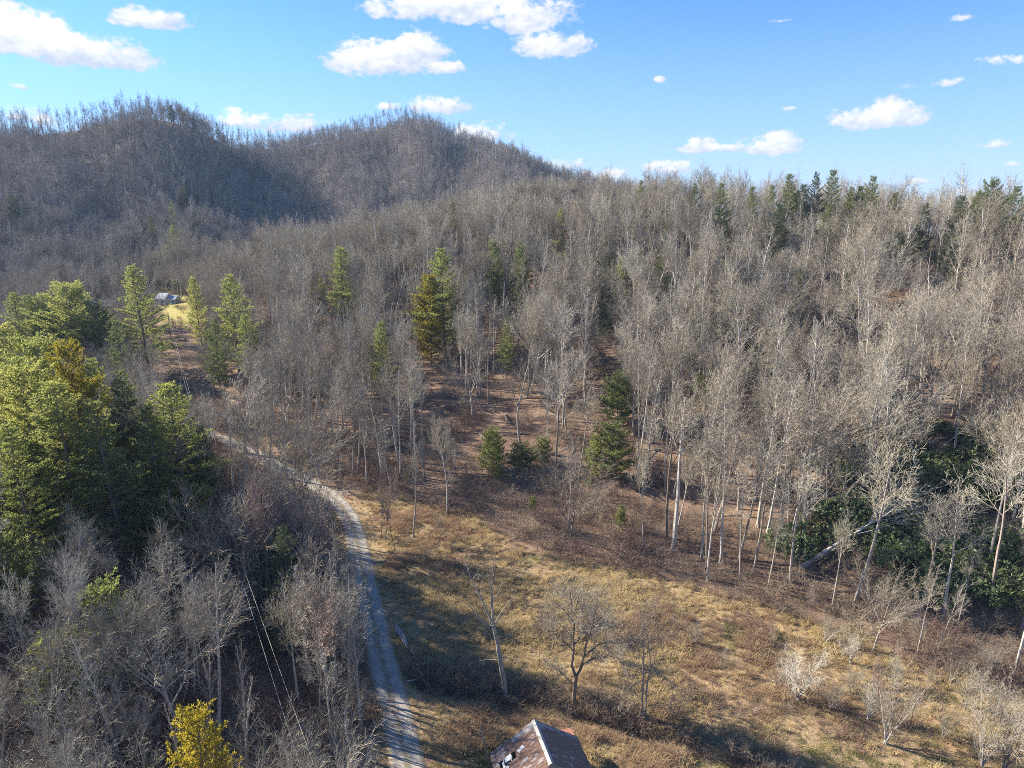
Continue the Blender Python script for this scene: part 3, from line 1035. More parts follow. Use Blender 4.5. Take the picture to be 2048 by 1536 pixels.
# --- conifers: (top px, top py, height, kind, index, wide, label)
CON = [
    (130, 572, 24, 'broad', 0, 1.1, 'broad sunlit yellow-green pine, tallest of the clump before the far left house'),
    (75, 598, 20, 'broad', 0, .95, 'broad yellow-green pine just left of the tallest in the clump by the far left house'),
    (188, 612, 19, 'broad', 1, .95, 'olive green pine on the right flank of the broad clump, below the far left house'),
    (25, 588, 21, 'yellow', 0, 1.1, 'golden tipped pine at the far left edge beside the broad clump'),
    (270, 533, 27, 'yellow', 0, 1.15, 'tall layered yellow-green pine between the two far houses'),
    (232, 640, 19, 'green', 1, .95, 'lower green pine in front of the tall layered pine between the houses'),
    (388, 558, 21, 'yellow', 1, .72, 'narrow yellow-green pine on the right edge of the brown clearing'),
    (458, 552, 24, 'yellow', 0, 1.15, 'large sunlit pine right of the narrow one by the clearing'),
    (487, 632, 17, 'yellow', 1, .95, 'short sunlit pine against the lower right of the large pine by the clearing'),
    (425, 640, 18, 'green', 0, .8, 'low green pine filling the lower left of the large pine by the clearing'),
    (137, 690, 22, 'gold', 0, .62, 'golden topped pine rising above the dark green pines on the left bank'),
    (112, 765, 20, 'yellow', 1, 1.15, 'broad yellow-green pine under the golden topped pine on the left bank'),
    (200, 800, 19, 'green', 1, 1.1, 'dark shaded pine right of the golden topped pine on the left bank'),
    (40, 742, 20, 'broad', 0, .85, 'bright yellow-green pine at the left edge of the photo below the clump'),
    (15, 850, 17, 'yellow', 0, 1.0, 'green pine lowest along the left edge of the pine bank'),
    (18, 650, 22, 'yellow', 1, 1.05, 'sunlit pine at the left edge just under the golden tipped one'), (72, 682, 21, 'broad', 0, .8, 'broad sunlit pine between the clump and the golden topped pine'),
    (188, 722, 19, 'yellow', 0, .95, 'yellow-green pine right of the golden topped pine, below the tall layered one'), (240, 742, 18, 'green', 0, .95, 'green pine left of the clearing, above the big green pine'), 
    (345, 768, 21, 'yellow', 1, 1.15, 'big green pine with bare lower trunk standing beside the track bend'),
    (290, 810, 18, 'green', 1, .9, 'green pine tucked against the left side of the big green pine'),
    (400, 850, 15, 'dark', 0, .95, 'green pine with boughs reaching towards the track, right of the big green pine'),
    (680, 498, 21, 'yellow', 1, 1.15, 'sunlit conical pine alone in the bare wood above the track'),
    (885, 500, 25, 'yellow', 0, 1.2, 'tall sunlit yellow pine at the middle of the bare wood'),
    (858, 555, 20, 'gold', 0, .75, 'golden pine leaning against the tall yellow pine in the middle of the wood'),
    (762, 645, 17, 'yellow', 1, .8, 'small narrow sunlit pine between the track and the tall yellow pine'),
    (300, 432, 20, 'dark', 0, .8, 'dark narrow pine left of the pine group under the far hill'),
    (345, 452, 20, 'green', 0, 1.0, 'pale green pine in the middle of the group under the far hill'),
    (387, 424, 20, 'dark', 0, .85, 'dark upright pine on the right of the group under the far hill'),
    (342, 405, 18, 'green', 1, .9, 'green pine standing highest in the group under the far hill'),
    (365, 375, 18, 'dark', 1, .8, 'dark pine up the slope behind the group under the far hill'),
    (395, 390, 16, 'dark', 0, .8, 'small dark pine up the slope to the right of the group'),
    (22, 394, 20, 'dark', 1, .9, 'lone dark pine on the far hillside at the left edge'),
    (1122, 418, 16, 'yellow', 0, .8, 'yellow-green pine showing near the top of the central wood'),
    (985, 490, 18, 'broad', 1, .62, 'hazy olive pine in the bare wood right of the tall yellow pine'),
    (1040, 485, 20, 'green', 0, .8, 'greener of the two olive pines right of the tall yellow pine'),
    (1242, 517, 14, 'yellow', 1, .7, 'small bright pine high among grey trunks right of centre'),
    (1215, 590, 12, 'dark', 0, .9, 'dark little pine below the small bright pine right of centre'),
    (1278, 505, 14, 'dark', 1, .8, 'dim pine beside the small bright pine right of centre'),
    (1455, 445, 14, 'dark', 0, .8, 'dim green pine among trunks below the ridge pines'),
    (1470, 600, 15, 'dark', 1, .75, 'shadowy pine half hidden in the middle of the right wood'),
    (1600, 545, 12, 'green', 1, .7, 'olive young pine among pale trunks in the right wood'),
    (805, 555, 9, 'dark', 0, 1.0, 'small dark pine in the gap left of the tall yellow pine'),
    (545, 490, 16, 'dark', 1, .7, 'dim thin pine in the bare wood behind the track'),
    (785, 415, 14, 'green', 1, .7, 'faint green pine below the central far hill'),
    # dim evergreens scattered through the slope
    (1012, 640, 13, 'green', 0, .8, 'olive pine among grey trunks below the hazy pair right of the tall yellow pine'), (1182, 520, 15, 'dark', 1, .8, 'dim pine left of the small bright pine high among grey trunks'),
    (1332, 560, 14, 'dark', 1, .8, 'dim pine among trunks right of centre, upslope'), (1385, 640, 12, 'green', 0, .7, 'olive pine half hidden in the wood right of centre'),
    (1560, 640, 12, 'dark', 1, .8, 'dim pine low in the middle of the right wood'), (1700, 545, 13, 'dark', 0, .8, 'dark pine among reddish crowns in the right wood'),
    (1330, 455, 15, 'green', 0, .8, 'olive pine high on the slope below the ridge left of the pair'), (1215, 470, 14, 'green', 1, .8, 'olive pine high in the wood right of the yellow-green top'),
    (1560, 420, 17, 'dark', 1, .8, 'dark pine just below the ridge pines near the spire'), (1900, 470, 14, 'dark', 1, .8, 'dark pine below the round crowned ridge pine'),
    (905, 405, 14, 'green', 0, .8, 'faint pine in the central wood below the far crest'), (640, 560, 13, 'green', 1, .8, 'small olive pine left of the sunlit conical pine'),
    # ridge line on the right
    (1284, 362, 18, 'green', 1, .7, 'pine breaking the ridge line furthest left of the ridge pines'),
    (1442, 367, 19, 'green', 1, .85, 'broad topped pine on the ridge left of the tall pair'),
    (1503, 374, 18, 'green', 1, .8, 'olive topped ridge pine beside the broad topped one'),
    (1578, 350, 21, 'green', 1, .95, 'layered pine on the ridge, left neighbour of the spire'),
    (1632, 345, 21, 'dark', 0, .7, 'spire shaped dark pine standing up from the ridge'),
    (1672, 341, 22, 'green', 1, .85, 'tallest ridge pine just right of the spire'),
    (1332, 370, 17, 'green', 1, .8, 'olive ridge pine right of the one furthest left'), (1392, 367, 17, 'green', 0, .8, 'olive ridge pine left of the broad topped one'), (1545, 372, 18, 'green', 1, .8, 'olive ridge pine between the broad topped ones and the layered one'),
    (1606, 376, 18, 'dark', 1, .8, 'dark ridge pine filling the gap left of the spire'), (1703, 376, 18, 'green', 0, .8, 'olive ridge pine between the tallest and the crooked flag top'), (1792, 388, 17, 'green', 1, .8, 'olive ridge pine right of the crooked flag top'), (1925, 398, 17, 'dark', 1, .8, 'dim ridge pine left of the round crowned green one'), (1958, 384, 17, 'green', 0, .8, 'olive ridge pine touching the round crowned green one'),
    (1660, 410, 16, 'green', 0, .7, 'green pine below the tallest ridge pine'),
    (1745, 353, 21, 'green', 1, .9, 'ridge pine with a crooked flag top right of the tallest'),
    (1720, 373, 18, 'green', 1, .9, 'rounded ridge pine against the crooked flag top'),
    (1855, 408, 16, 'dark', 0, .95, 'dark pine set low in the ridge wood near the right'),
    (1985, 370, 19, 'broad', 1, .75, 'round crowned green pine on the ridge at the right'),
    (2034, 374, 19, 'green', 1, 1.0, 'round pine on the ridge at the right edge'),
    (1800, 470, 13, 'dark', 1, .8, 'shaded pine beneath the ridge near the right'),
    # crest of the far hills
    (492, 263, 14, 'dark', 0, .9, 'small dark pine alone in the saddle between the far hills'),
    (818, 236, 12, 'dark', 0, .9, 'dark pine on the summit of the middle far hill'),
    (945, 276, 12, 'dark', 0, .9, 'dark pine on the falling crest right of the middle far hill'),
    (342, 212, 16, 'dark', 1, .7, 'ragged pine on the summit of the left far hill'),
    (366, 225, 16, 'dark', 1, .7, 'ragged pine just right of the summit of the left far hill'),
    (386, 232, 15, 'dark', 0, .8, 'dark pine down the right shoulder of the left far hill'),
    (432, 244, 16, 'dark', 0, .8, 'dark pine at the foot of the left far hill shoulder'),
]
pine_xy = []
for (px, py, h, kd, ix, wd, lb) in CON:
    x, y = under_top(px, py, h, 60 if py < 700 else 30)
    pine_xy.append((x, y))
    plant('pine_tree', PINES[kd][ix], x, y, h, lb, 'pine', 'evergreen pines in the wood', wide=wd,
          lean=(random.gauss(0, .015), random.gauss(0, .015)))
x, y = under_top(400, 1432, 15)
plant('pine_tree', PINES['gold'][0], x, y, 15, 'bright golden-green pine top close to the camera at the bottom', 'pine', 'evergreen pines in the wood', wide=.62)
YOUNG = [
    (985, 945, 7.2, 1, .85, 'bright young pine at the forest edge, left of two bushy ones'), (1040, 948, 5.0, 0, 1.15, 'dark young bushy pine beside the bright one at the forest edge'),
    (1222, 958, 8.6, 0, 1.05, 'large bushy green pine at the forest edge above the meadow'), (1192, 950, 5.5, 1, .8, 'lighter young pine against the left of the large bushy one'),
    (1000, 965, 2.6, 0, 1.0, 'tiny pine below the bright young pine at the forest edge'), (1088, 925, 4.2, 0, .9, 'dim young pine right of the bushy pair at the forest edge'),
    (1235, 850, 9.0, 0, 1.0, 'olive young pine up the slope behind the large bushy pine'), (1400, 805, 5.0, 0, 1.2, 'shaded young pine among grey trunks right of centre'),
    (1066, 1024, 2.4, 0, .6, 'small dark cedar-like pine standing in the upper meadow'), (1180, 975, 1.8, 1, 1.0, 'very small light pine under the large bushy one'),
    (1242, 1062, 3.6, 0, .55, 'slim dark evergreen at the left of the big brown shrub'), (230, 1340, 8.0, 1, .9, 'yellow-green young pine in the shaded thicket at the lower left'),
    (130, 1440, 7.0, 1, 1.0, 'pale young pine low in the thicket at the bottom left'), (30, 1250, 9.0, 0, .9, 'green young pine at the left edge of the shaded thicket'),
    (330, 1130, 8.0, 0, 1.0, 'dull green young pine under the big green pine'), (60, 1090, 10.0, 0, 1.0, 'green young pine among bare twigs at the left edge'),
    (1205, 640, 6.0, 0, 1.0, 'dark young pine in the right centre wood'), (1500, 760, 6.0, 0, 1.0, 'shadowed young pine in the right wood above the evergreens'),
]
for (px, py, h, ix, wd, lb) in YOUNG:
    x, y = on_ground(px, py)
    plant('young_pine', PINES['young'][ix], x, y, h, lb, 'young pine', 'young pines', wide=wd)
    pine_xy.append((x, y))

# --- broadleaf evergreen shrubs on the right slope
RH = [(1610, 1108, 1.15), (1715, 975, 1.0), (1762, 945, 1.1), (1812, 965, 1.1), (1858, 938, 1.1), (1905, 975, 1.0), (1958, 1010, 1.1), (2008, 965, 1.1), (1832, 1025, 1.0), (1888, 1110, 1.1),
      (1965, 1100, 1.1), (2015, 1135, 1.1), (1935, 1180, 1.0), (1872, 1195, .95), (1790, 1110, 1.0), (2040, 1030, 1.0), (1702, 1075, .9), (1760, 1035, 1.0), (1600, 985, .8), (1650, 940, .8), (1990, 1215, .9), (1560, 900, .75), (1740, 880, .8), (1925, 890, .9),
      (1830, 870, .9), (2030, 890, 1.0)]
for i, (px, py, sc) in enumerate(RH):
    x, y = on_ground(px, py)
    lb = 'lone dome of glossy dark evergreen leaves left of the fallen tree' if i == 0 else 'glossy dark evergreen shrub in the thicket around the fallen tree'
    plant('evergreen_shrub', RHODOS[i % 3], x, y, (3.8 if i == 0 else random.uniform(3.0, 5.2)) * sc, lb, 'shrub', 'glossy evergreen shrubs on the right slope' if i else None, wide=1.15, parts=('stems', 'foliage'))
for i, (px, py, sc, lb) in enumerate([(505, 1140, 1.1, 'dark evergreen shrub in shade beside the utility pole'), (545, 1180, 1.1, 'dark evergreen shrub in shade below the tall reddish trees'), (575, 1300, .8, 'leafy shrub at the foot of the tall reddish trees')]):
    x, y = on_ground(px, py)
    plant('evergreen_shrub', RHODOS[i % 3], x, y, 3.6 * sc, lb, 'shrub', None, wide=1.1, parts=('stems', 'foliage'))

# --- shrubs of the meadow and its edge: (px, py, height, wide, label)
SH = [(1162, 1035, 3.4, 1.0, 'grey-brown arching shrub at the top of the meadow'), (1198, 1000, 3.2, .9, 'brown shrub under the large bushy pine'), (1272, 1118, 3.6, 1.25, 'big dark brown shrub at the meadow edge'),
      (1250, 1090, 2.6, .9, 'tawny shrub on the left of the big dark brown shrub'), (905, 1150, 1.5, 1.6, 'low dark red bramble patch in the upper meadow'), (1480, 1265, 2.2, 1.0, 'dark upright brush at the right meadow edge'),
      (1125, 1262, 2.4, 1.5, 'grey bramble mound behind the forked tree'), (1210, 1275, 2.2, 1.3, 'brown bramble mound right of the forked tree'), (1330, 1240, 1.8, 1.5, 'brown bramble mound in the middle of the meadow'),
      (1400, 1430, 2.4, 1.4, 'dark bramble mound near the lower right of the creek'), (1310, 1440, 2.4, 1.1, 'bramble mound at the foot of the viny tree'), (1680, 1480, 1.6, 1.3, 'pale bramble mound low in the right meadow'),
      (1060, 1385, 1.8, 1.0, 'brown bush on the creek bank right of the dead tree'), (950, 1352, 1.6, 1.4, 'dark bush over the creek left of the dead tree'), (895, 1352, 1.3, 1.2, 'dark bush over the creek near the metal gate'),
      (1000, 1362, 1.5, 1.2, 'dark bush beside the dead tree trunk'), (1215, 1420, 1.8, 1.3, 'olive bush on the creek bank right of the forked tree'), (1560, 1350, 1.2, 1.2, 'tawny bush left of the pale many-stemmed tree'), (1640, 1330, 1.4, 1.3, 'tawny bush right of the pale many-stemmed tree')]
for i, (px, py, h, wd, lb) in enumerate(SH):
    x, y = on_ground(px, py)
    pr = (BRAMBLE if ('bramble' in lb or 'dark' in lb) else BRUSH)[i % 3]
    plant('bare_shrub', pr, x, y, h, lb, 'shrub', 'leafless shrubs of the meadow', wide=wd, parts=('stems', 'twigs'))

# ------------------------------------------------------------------ single bare trees the photograph lets you pick out
HERO = []


def hero(pr, px, py, h, label, wide=1.0, lean=(0, 0), group=None, rz=None, sink=0.0):
    x, y = on_ground(px, py)
    HERO.append((x, y))
    return plant('bare_tree', pr, x, y, h, label, 'bare tree', group, wide=wide, lean=lean, rz=rz, sink=sink)


hero(PALE, 490, 908, 19, 'round pale crowned leafless tree on the left of the track bend', 1.0)
hero(SPREAD[1], 575, 958, 14.5, 'spreading brown leafless tree on the track bend right of the pale one', .95)
hero(SPREAD[2], 520, 930, 13, 'small leafless tree between the pale crown and the track bend', .7)
hero(POLES[0], 827, 1074, 17, 'leafless tree with a curved dark trunk standing out in the upper meadow', .9, (.02, -.03))
for (px, py, h, lb) in [(770, 1086, 11, 'thin leaning reddish tree nearest the track in the upper meadow'), (762, 1078, 10, 'thin reddish tree behind the leaning one beside the track'), (790, 1104, 9, 'short thin reddish tree right of the leaning one')]:
    hero(REDS[0], px, py, h, lb, .8, (0, -.12))
for i, (px, py, h) in enumerate([(537, 1250, 19), (548, 1240, 18), (560, 1252, 20), (572, 1235, 18), (586, 1248, 19), (600, 1238, 17), (616, 1230, 18), (528, 1228, 16), (634, 1262, 16), (645, 1225, 15)]):
    hero(REDS[i % 2], px, py, h, 'tall thin reddish-brown tree in the tight row left of the track', .85, (0, random.gauss(0, .03)), 'tall reddish trees beside the track')
for i, (px, py, h) in enumerate([(655, 1440, 17), (662, 1425, 16), (688, 1468, 15), (704, 1405, 14), (712, 1350, 13), (675, 1385, 15), (640, 1470, 15), (690, 1330, 13), (728, 1440, 10), (632, 1400, 14), (615, 1360, 14), (668, 1500, 12), (722, 1470, 12), (700, 1445, 15), (715, 1300, 13), (735, 1500, 9), (645, 1330, 15), (672, 1290, 15), (600, 1420, 14)]):
    hero((SPARSE + POLES[:3] + REDS[:1])[i % 7], px, py, h, 'thin bare tree leaning over the shaded left verge of the track', 1.0, (0, .05), 'bare trees on the left verge of the track')
hero(POLES[3], 1346, 1102, 22, 'tall wide-branched pale tree at the middle of the meadow edge', 1.45)
hero(SPARSE[0], 1403, 1122, 21, 'left of the twin pale trunks at the meadow edge', .95)
hero(SPARSE[1], 1412, 1140, 21, 'right of the twin pale trunks at the meadow edge', .95)
hero(POLES[4], 895, 1028, 16, 'slim pair-like tree in shade at the upper meadow right of the curved one', .9)
for (px, py, h, w_, lb) in [(1480, 1160, 17, .8, 'straight grey tree at the meadow edge left of the fallen tree'), (1508, 1146, 18, .9, 'grey tree just behind the straight one left of the fallen tree'), (1535, 1182, 13, .8, 'pale broken-topped tree at the meadow edge nearest the fallen tree'),
                            (1662, 1225, 14, .7, 'thin pale tree below the fallen tree'), (1706, 1215, 22, 1.0, 'tall thick trunk crossing in front of the fallen tree'), (1745, 1305, 10, .8, 'twisted pale tree standing forward at the right meadow edge'),
                            (1835, 1240, 16, 1.0, 'leaning grey tree below the evergreen thicket'), (1882, 1248, 18, 1.1, 'grey tree with crooked arms below the evergreen thicket'), (1912, 1260, 11, .8, 'thin tree right of the crooked armed one'),
                            (1978, 1205, 20, 1.2, 'large pale tree before the thicket at the right'), (2040, 1270, 17, .9, 'pale tree at the right edge of the photo above the meadow')]:
    hero(SPREAD[3] if h == 10 else SPARSE[int(px) % 3], px, py, h, lb, w_ * 1.1, (0, random.gauss(.02, .03)))
hero(BUSHY[0], 1592, 1408, 7.6, 'pale many-stemmed tree alone in the right of the meadow', 1.0)
hero(REDS[1], 1078, 1345, 7.5, 'thin brown sapling between the dead tree and the forked tree', .8)
for (px, py, h, lb) in [(1752, 1470, 8, 'thin forked sapling in the lower right meadow'), (1770, 1490, 8.5, 'slim straight sapling beside the forked one in the lower right meadow'), (1962, 1540, 8.5, 'pale broom-shaped sapling near the bottom right'), (2006, 1545, 9, 'pale sapling at the bottom right corner'), (1850, 1400, 5, 'small pale bush-like sapling in the right meadow')]:
    hero(BUSHY[(int(px)) % 3] if h > 8.4 else REDS[0], px, py, h, lb, .75)


for i, (px, py, h) in enumerate([(1660, 1425, 4.2), (1700, 1390, 3.6), (1735, 1440, 4.8), (1820, 1455, 5.2), (1885, 1480, 4.6), (1930, 1420, 5.0), (1650, 1290, 4.0), (1540, 1300, 3.2), (1990, 1440, 5.5), (2035, 1480, 5.0), (1790, 1380, 4.2), (1440, 1340, 3.0), (1900, 1370, 5.0), (1390, 1290, 3.2), (1700, 1330, 4.6), (1620, 1250, 4.5), (1970, 1350, 5.0), (1240, 1330, 3.4), (1180, 1250, 3.2), (1840, 1310, 5.5)]):
    x, y = on_ground(px, py)
    plant('sapling', (BUSHY + [REDS[0]])[i % 4], x, y, h, 'thin bare sapling in the scrubby right part of the meadow', 'sapling', 'saplings in the scrubby meadow', wide=.8 if i % 4 < 3 else 1.2)


def limb_tree(name, Y, limbs, bark, twig, seed, ntw, tl, rt=.011, ztop=None):
    """a tree whose main limbs are drawn one by one: limbs = [([(px, py, dy), ...], r0, r1)]"""
    rng = random.Random(seed)
    P = dict(nseg=[4, 3, 2, 1], gnarl=[.16, .2, .22, .2], trop=[.03, .03, .02, 0], tip=[.3, .4, .5, .6], kids=[6, 4, 3], ref=[0, 0, 0], **{'from': [(.2, 1), (.2, 1), (.2, 1)]},
             ang=[(25, 60), (25, 60), (25, 60)], ratio=[.5, .5, .5], prof=[lambda f: 1.1 - .4 * f, lambda f: 1.0, lambda f: 1], rr=[.6, .65, .7], rmin=rt * .8)
    segs, out = [], [[], [], [], []]
    bx = by = bz = None
    for pts, r0, r1 in limbs:
        w3 = []
        for (px, py, dy) in pts:
            d = px_dir(px, py)
            d = d / d[1]
            yy = Y + dy
            w3.append(Vector((d[0] * yy, yy, CAMZ + d[2] * yy)))
        if bx is None:
            bx, by = w3[0].x, w3[0].y
            bz = zt(bx, by)
        # densify
        q = []
        for a, b in zip(w3[:-1], w3[1:]):
            for k in range(3):
                q.append(a.lerp(b, k / 3) + Vector((rng.gauss(0, .02), rng.gauss(0, .03), rng.gauss(0, .02))))
        q.append(w3[-1])
        n = len(q) - 1
        for i in range(n):
            ra, rb = r0 + (r1 - r0) * i / n, r0 + (r1 - r0) * (i + 1) / n
            a, b = q[i] - Vector((bx, by, bz)), q[i + 1] - Vector((bx, by, bz))
            segs.append((*a, *b, ra, rb))
            if ra < .09 and ntw:
                for k in range(ntw):
                    if rng.random() < .6:
                        dd = (b - a).normalized()
                        grow(rng, out, a.lerp(b, rng.random()), rot_about(dd, R(rng.uniform(25, 65)), rng.uniform(0, 6.28), rng), tl * rng.uniform(.5, 1.2), max(rt, rb * .45), 0, P)
    pr = Proto()
    s0 = list(segs[0])
    s0[2] -= .5
    segs.insert(0, tuple(s0))
    tco, tf = tubes(segs, 8)
    cps = [tubes(o, 4 if i == 0 else 3) for i, o in enumerate(out) if o]
    cco, cf = join_parts(cps)
    pr.H = 1.0
    pr.trunk = mesh_np(name + '_trunk', tco, [tf], [bark])
    pr.crown = mesh_np(name + '_crown', cco, cf, [twig])
    return pr, bx, by


_, yO = on_ground(1146, 1422)
L_OR = [([(1147, 1424, 0), (1148, 1395, 0), (1152, 1355, 0)], .24, .17),
        ([(1152, 1355, 0), (1143, 1330, .1), (1147, 1290, .2), (1148, 1250, .3), (1146, 1222, .2), (1142, 1196, .2), (1138, 1178, .1)], .15, .02),
        ([(1152, 1355, 0), (1163, 1335, -.1), (1168, 1312, -.3), (1174, 1282, -.5), (1183, 1254, -.8), (1190, 1228, -1.0), (1193, 1205, -1.2)], .15, .02),
        ([(1148, 1290, .2), (1165, 1266, .6), (1198, 1259, 1.2), (1235, 1247, 1.6)], .09, .015),
        ([(1168, 1312, -.3), (1195, 1290, -.2), (1216, 1283, 0), (1230, 1288, .2), (1272, 1279, .5)], .10, .015),
        ([(1164, 1328, -.1), (1190, 1315, -.6), (1215, 1311, -1), (1236, 1317, -1.3), (1258, 1327, -1.5)], .08, .012),
        ([(1147, 1245, .3), (1130, 1222, .8), (1110, 1205, 1.2), (1103, 1182, 1.4)], .07, .012),
        ([(1147, 1232, .2), (1156, 1200, -.4), (1162, 1178, -.7)], .06, .012),
        ([(1150, 1372, 0), (1122, 1346, .5), (1085, 1318, 1.0)], .06, .012),
        ([(1146, 1300, .2), (1128, 1285, -.4), (1108, 1262, -.8)], .06, .012),
        ([(1180, 1262, -.6), (1206, 1232, -1.2), (1222, 1205, -1.5)], .06, .012),
        ([(1144, 1275, .2), (1122, 1250, .9), (1106, 1240, 1.3)], .05, .012)]
pr, bx, by = limb_tree('forked_tree', yO, L_OR, M_DARKBARK, M_TWIG, 5, 3, 1.9)
plant('bare_tree', pr, bx, by, 1.0, 'old leafless tree forked low with a dark trunk, behind the rusty barn', 'bare tree', rz=0.0)
_, yD = on_ground(1013, 1406)
L_DE = [([(1014, 1408, 0), (1007, 1360, 0), (999, 1310, 0), (993, 1276, 0), (987, 1252, 0)], .26, .15),
        ([(987, 1252, 0), (984, 1215, .2), (984, 1170, .3), (986, 1122, .3)], .12, .02),
        ([(987, 1252, 0), (966, 1205, .5), (950, 1172, .8), (936, 1142, 1.0), (930, 1118, 1.2)], .10, .015),
        ([(988, 1256, 0), (962, 1240, -.4), (942, 1216, -.7), (924, 1190, -1)], .08, .015),
        ([(988, 1254, 0), (1000, 1227, .3), (1016, 1206, .5), (1030, 1190, .7)], .07, .012),
        ([(985, 1205, .2), (1000, 1180, -.3), (1006, 1160, -.5)], .045, .012), ([(985, 1185, .2), (978, 1160, .6), (972, 1140, .8)], .04, .012),
        ([(995, 1290, 0), (1010, 1278, -.5), (1035, 1255, -.9)], .04, .012), ([(1000, 1322, 0), (975, 1318, .6), (948, 1326, 1.2)], .05, .012), ([(945, 1160, .9), (958, 1140, .8), (962, 1128, .8)], .03, .01)]
pr, bx, by = limb_tree('dead_tree', yD, L_DE, bark_mat('grey_dead_wood', [(0, (.24, .20, .165)), (1, (.30, .26, .22))]), M_BRUSH, 6, 1, .7)
plant('bare_tree', pr, bx, by, 1.0, 'dead bare tree with few stubby limbs between the gate and the forked tree', 'bare tree', rz=0.0)
_, yV = on_ground(1285, 1448)
L_VI = [([(1284, 1450, 0), (1285, 1400, 0), (1287, 1330, 0), (1287, 1270, 0), (1288, 1235, 0)], .11, .02), ([(1290, 1440, .1), (1294, 1370, .3), (1302, 1330, .4), (1296, 1280, .4), (1290, 1252, .4)], .09, .015),
        ([(1302, 1332, .4), (1325, 1350, .2), (1350, 1372, 0), (1362, 1400, -.2)], .06, .012), ([(1288, 1290, 0), (1262, 1280, .4), (1240, 1290, .8)], .05, .01), ([(1288, 1310, 0), (1312, 1290, -.4), (1330, 1270, -.6)], .05, .01),
        ([(1286, 1360, 0), (1262, 1372, -.4), (1245, 1395, -.6)], .04, .01), ([(1287, 1262, 0), (1300, 1245, -.2), (1310, 1228, -.3)], .04, .01)]
pr, bx, by = limb_tree('viny_tree', yV, L_VI, M_BARK, M_BRUSH, 8, 3, 1.5)
plant('bare_tree', pr, bx, by, 1.0, 'pale small tree hung with drooping vines right of the forked tree', 'bare tree', rz=0.0)

# the fallen tree: two stems lying over, pale crown spread to the right
fx, fy = on_ground(1604, 1134)
FALL = make_tree('fallen_tree', 411, dict(nseg=[12, 8, 5, 3], gnarl=[.03, .06, .08, .1], trop=[.0, .03, .03, .02], tip=[.12, .15, .3, .5], kids=[13, 6, 4], ref=[0, 8.0, 3.0], **{'from': [(.40, .97), (.15, .95), (.15, 1)]},
                                          ang=[(14, 34), (16, 36), (18, 42)], ratio=[.50, .42, .45], prof=[lambda f: 1.1 - .5 * f, lambda f: 1.1 - .6 * f, lambda f: 1], rr=[.5, .5, .55], rmin=.022), 20, .27, M_PALEBARK, M_PALEBARK)
for (dv, lb, h, dx) in [(Vector((.86, .20, .50)), 'pale upper stem of the fallen tree with a crown of white twigs', 22, 0.0), (Vector((.88, .30, .32)), 'pale lower stem of the fallen tree lying in the evergreen thicket', 20, .5)]:
    o = plant('fallen_tree', FALL, fx + dx, fy + .4 * dx, h, lb, 'fallen tree')
    o.rotation_mode = 'QUATERNION'
    o.rotation_quaternion = dv.normalized().to_track_quat('Z', 'Y')
lx, ly = on_ground(1862, 912)
o = plant('fallen_tree', FALL, lx, ly, 17, 'pale trunk leaning steeply to the right high on the right slope', 'fallen tree', wide=.75)
o.rotation_mode = 'QUATERNION'
o.rotation_quaternion = Vector((.80, .25, .55)).normalized().to_track_quat('Z', 'Y')
HERO += [(fx, fy), (lx, ly)]

# ------------------------------------------------------------------ the bare wood: individuals first, the rest as one mass
CLEARW = [(312, 584), (400, 600), (412, 765), (308, 765)]
HOUSEV = [(190, 596), (226, 596), (226, 618), (190, 618)]
BANKV = [(470, 1225), (520, 1250), (585, 1340), (625, 1500), (560, 1500), (480, 1345)]
ROADV = [(610, 935), (725, 1010), (775, 1230), (690, 1230), (678, 1060), (600, 970)]
BENDV = [(425, 866), (520, 876), (625, 935), (625, 985), (560, 955), (430, 900)]
MEADV = [(745, 1060), (860, 1035), (1000, 1045), (1150, 1085), (1300, 1135), (1560, 1225), (1800, 1330), (2060, 1330), (2060, 1540), (870, 1540), (770, 1230)]
FALLV = [(1600, 1150), (1640, 1070), (1850, 960), (1970, 955), (1960, 1090), (1760, 1080), (1640, 1150)]
RHODOV = [(1680, 860), (2060, 840), (2060, 1250), (1900, 1230), (1760, 1180), (1680, 1050)]
FLOORV = [(840, 770), (1190, 730), (1200, 850), (860, 930)]
rng = np.random.default_rng(99)


def jitter(x0, x1, y0, y1, st):
    gx, gy = np.meshgrid(np.arange(x0, x1, st), np.arange(y0, y1, st))
    return (gx + rng.uniform(-.48, .48, gx.shape) * st).ravel(), (gy + rng.uniform(-.48, .48, gx.shape) * st).ravel()


def blocked(x, y, z, h, polys, fr=(.35, .65, .95), wid=0.0):
    bad = np.zeros(len(x), bool)
    for f in fr:
        for sx in ((0,) if wid == 0 else (-wid, 0, wid)):
            px, py, _ = project(x + sx, y, z + h * f)
            for P in polys:
                bad |= in_poly(px, py, P)
    return bad


LWX, LWY = on_ground(345, 628)
LAWNSEG = [(LWX, LWY), (LWX + SUNV.x * 42, LWY + SUNV.y * 42)]

# near hill and valley floor
x, y = jitter(-330, 260, 14, 345, 3.0)
d_, s_ = ds(x, y)
dn = edge_d(x, y) + 7 * fbm(x / 14, y / 14, 61, 3)
rx_ = road_x(y)
hill = (dn > 1.5) & (x > rx_ + np.where(y < 124, 3.0, 1.5)) & (d_ < 152)
left = (x < rx_ - np.where(y < 124, 3.4, 1.5)) & (y < 140)
vall = (x < rx_ - 1.5) & (y >= 140)
keep = (hill | left | vall) & (y / 50.0 > rng.random(len(x)) * .0)
tfrust = np.abs(x) < (y * .80 + 14)
lfrust = (x < 0) & (x > -(y * .80 + 40)) & left       # a margin of wood on the left throws the shade in the foreground
keep &= tfrust | lfrust
x, y, d_, dn, hill, left = x[keep], y[keep], d_[keep], dn[keep], hill[keep], left[keep]
dens = np.where(hill, np.where(dn < 14, .46, np.where(dn < 40, .66, .95)), np.where(left, np.where(y < 75, 1.1, .85), .62))
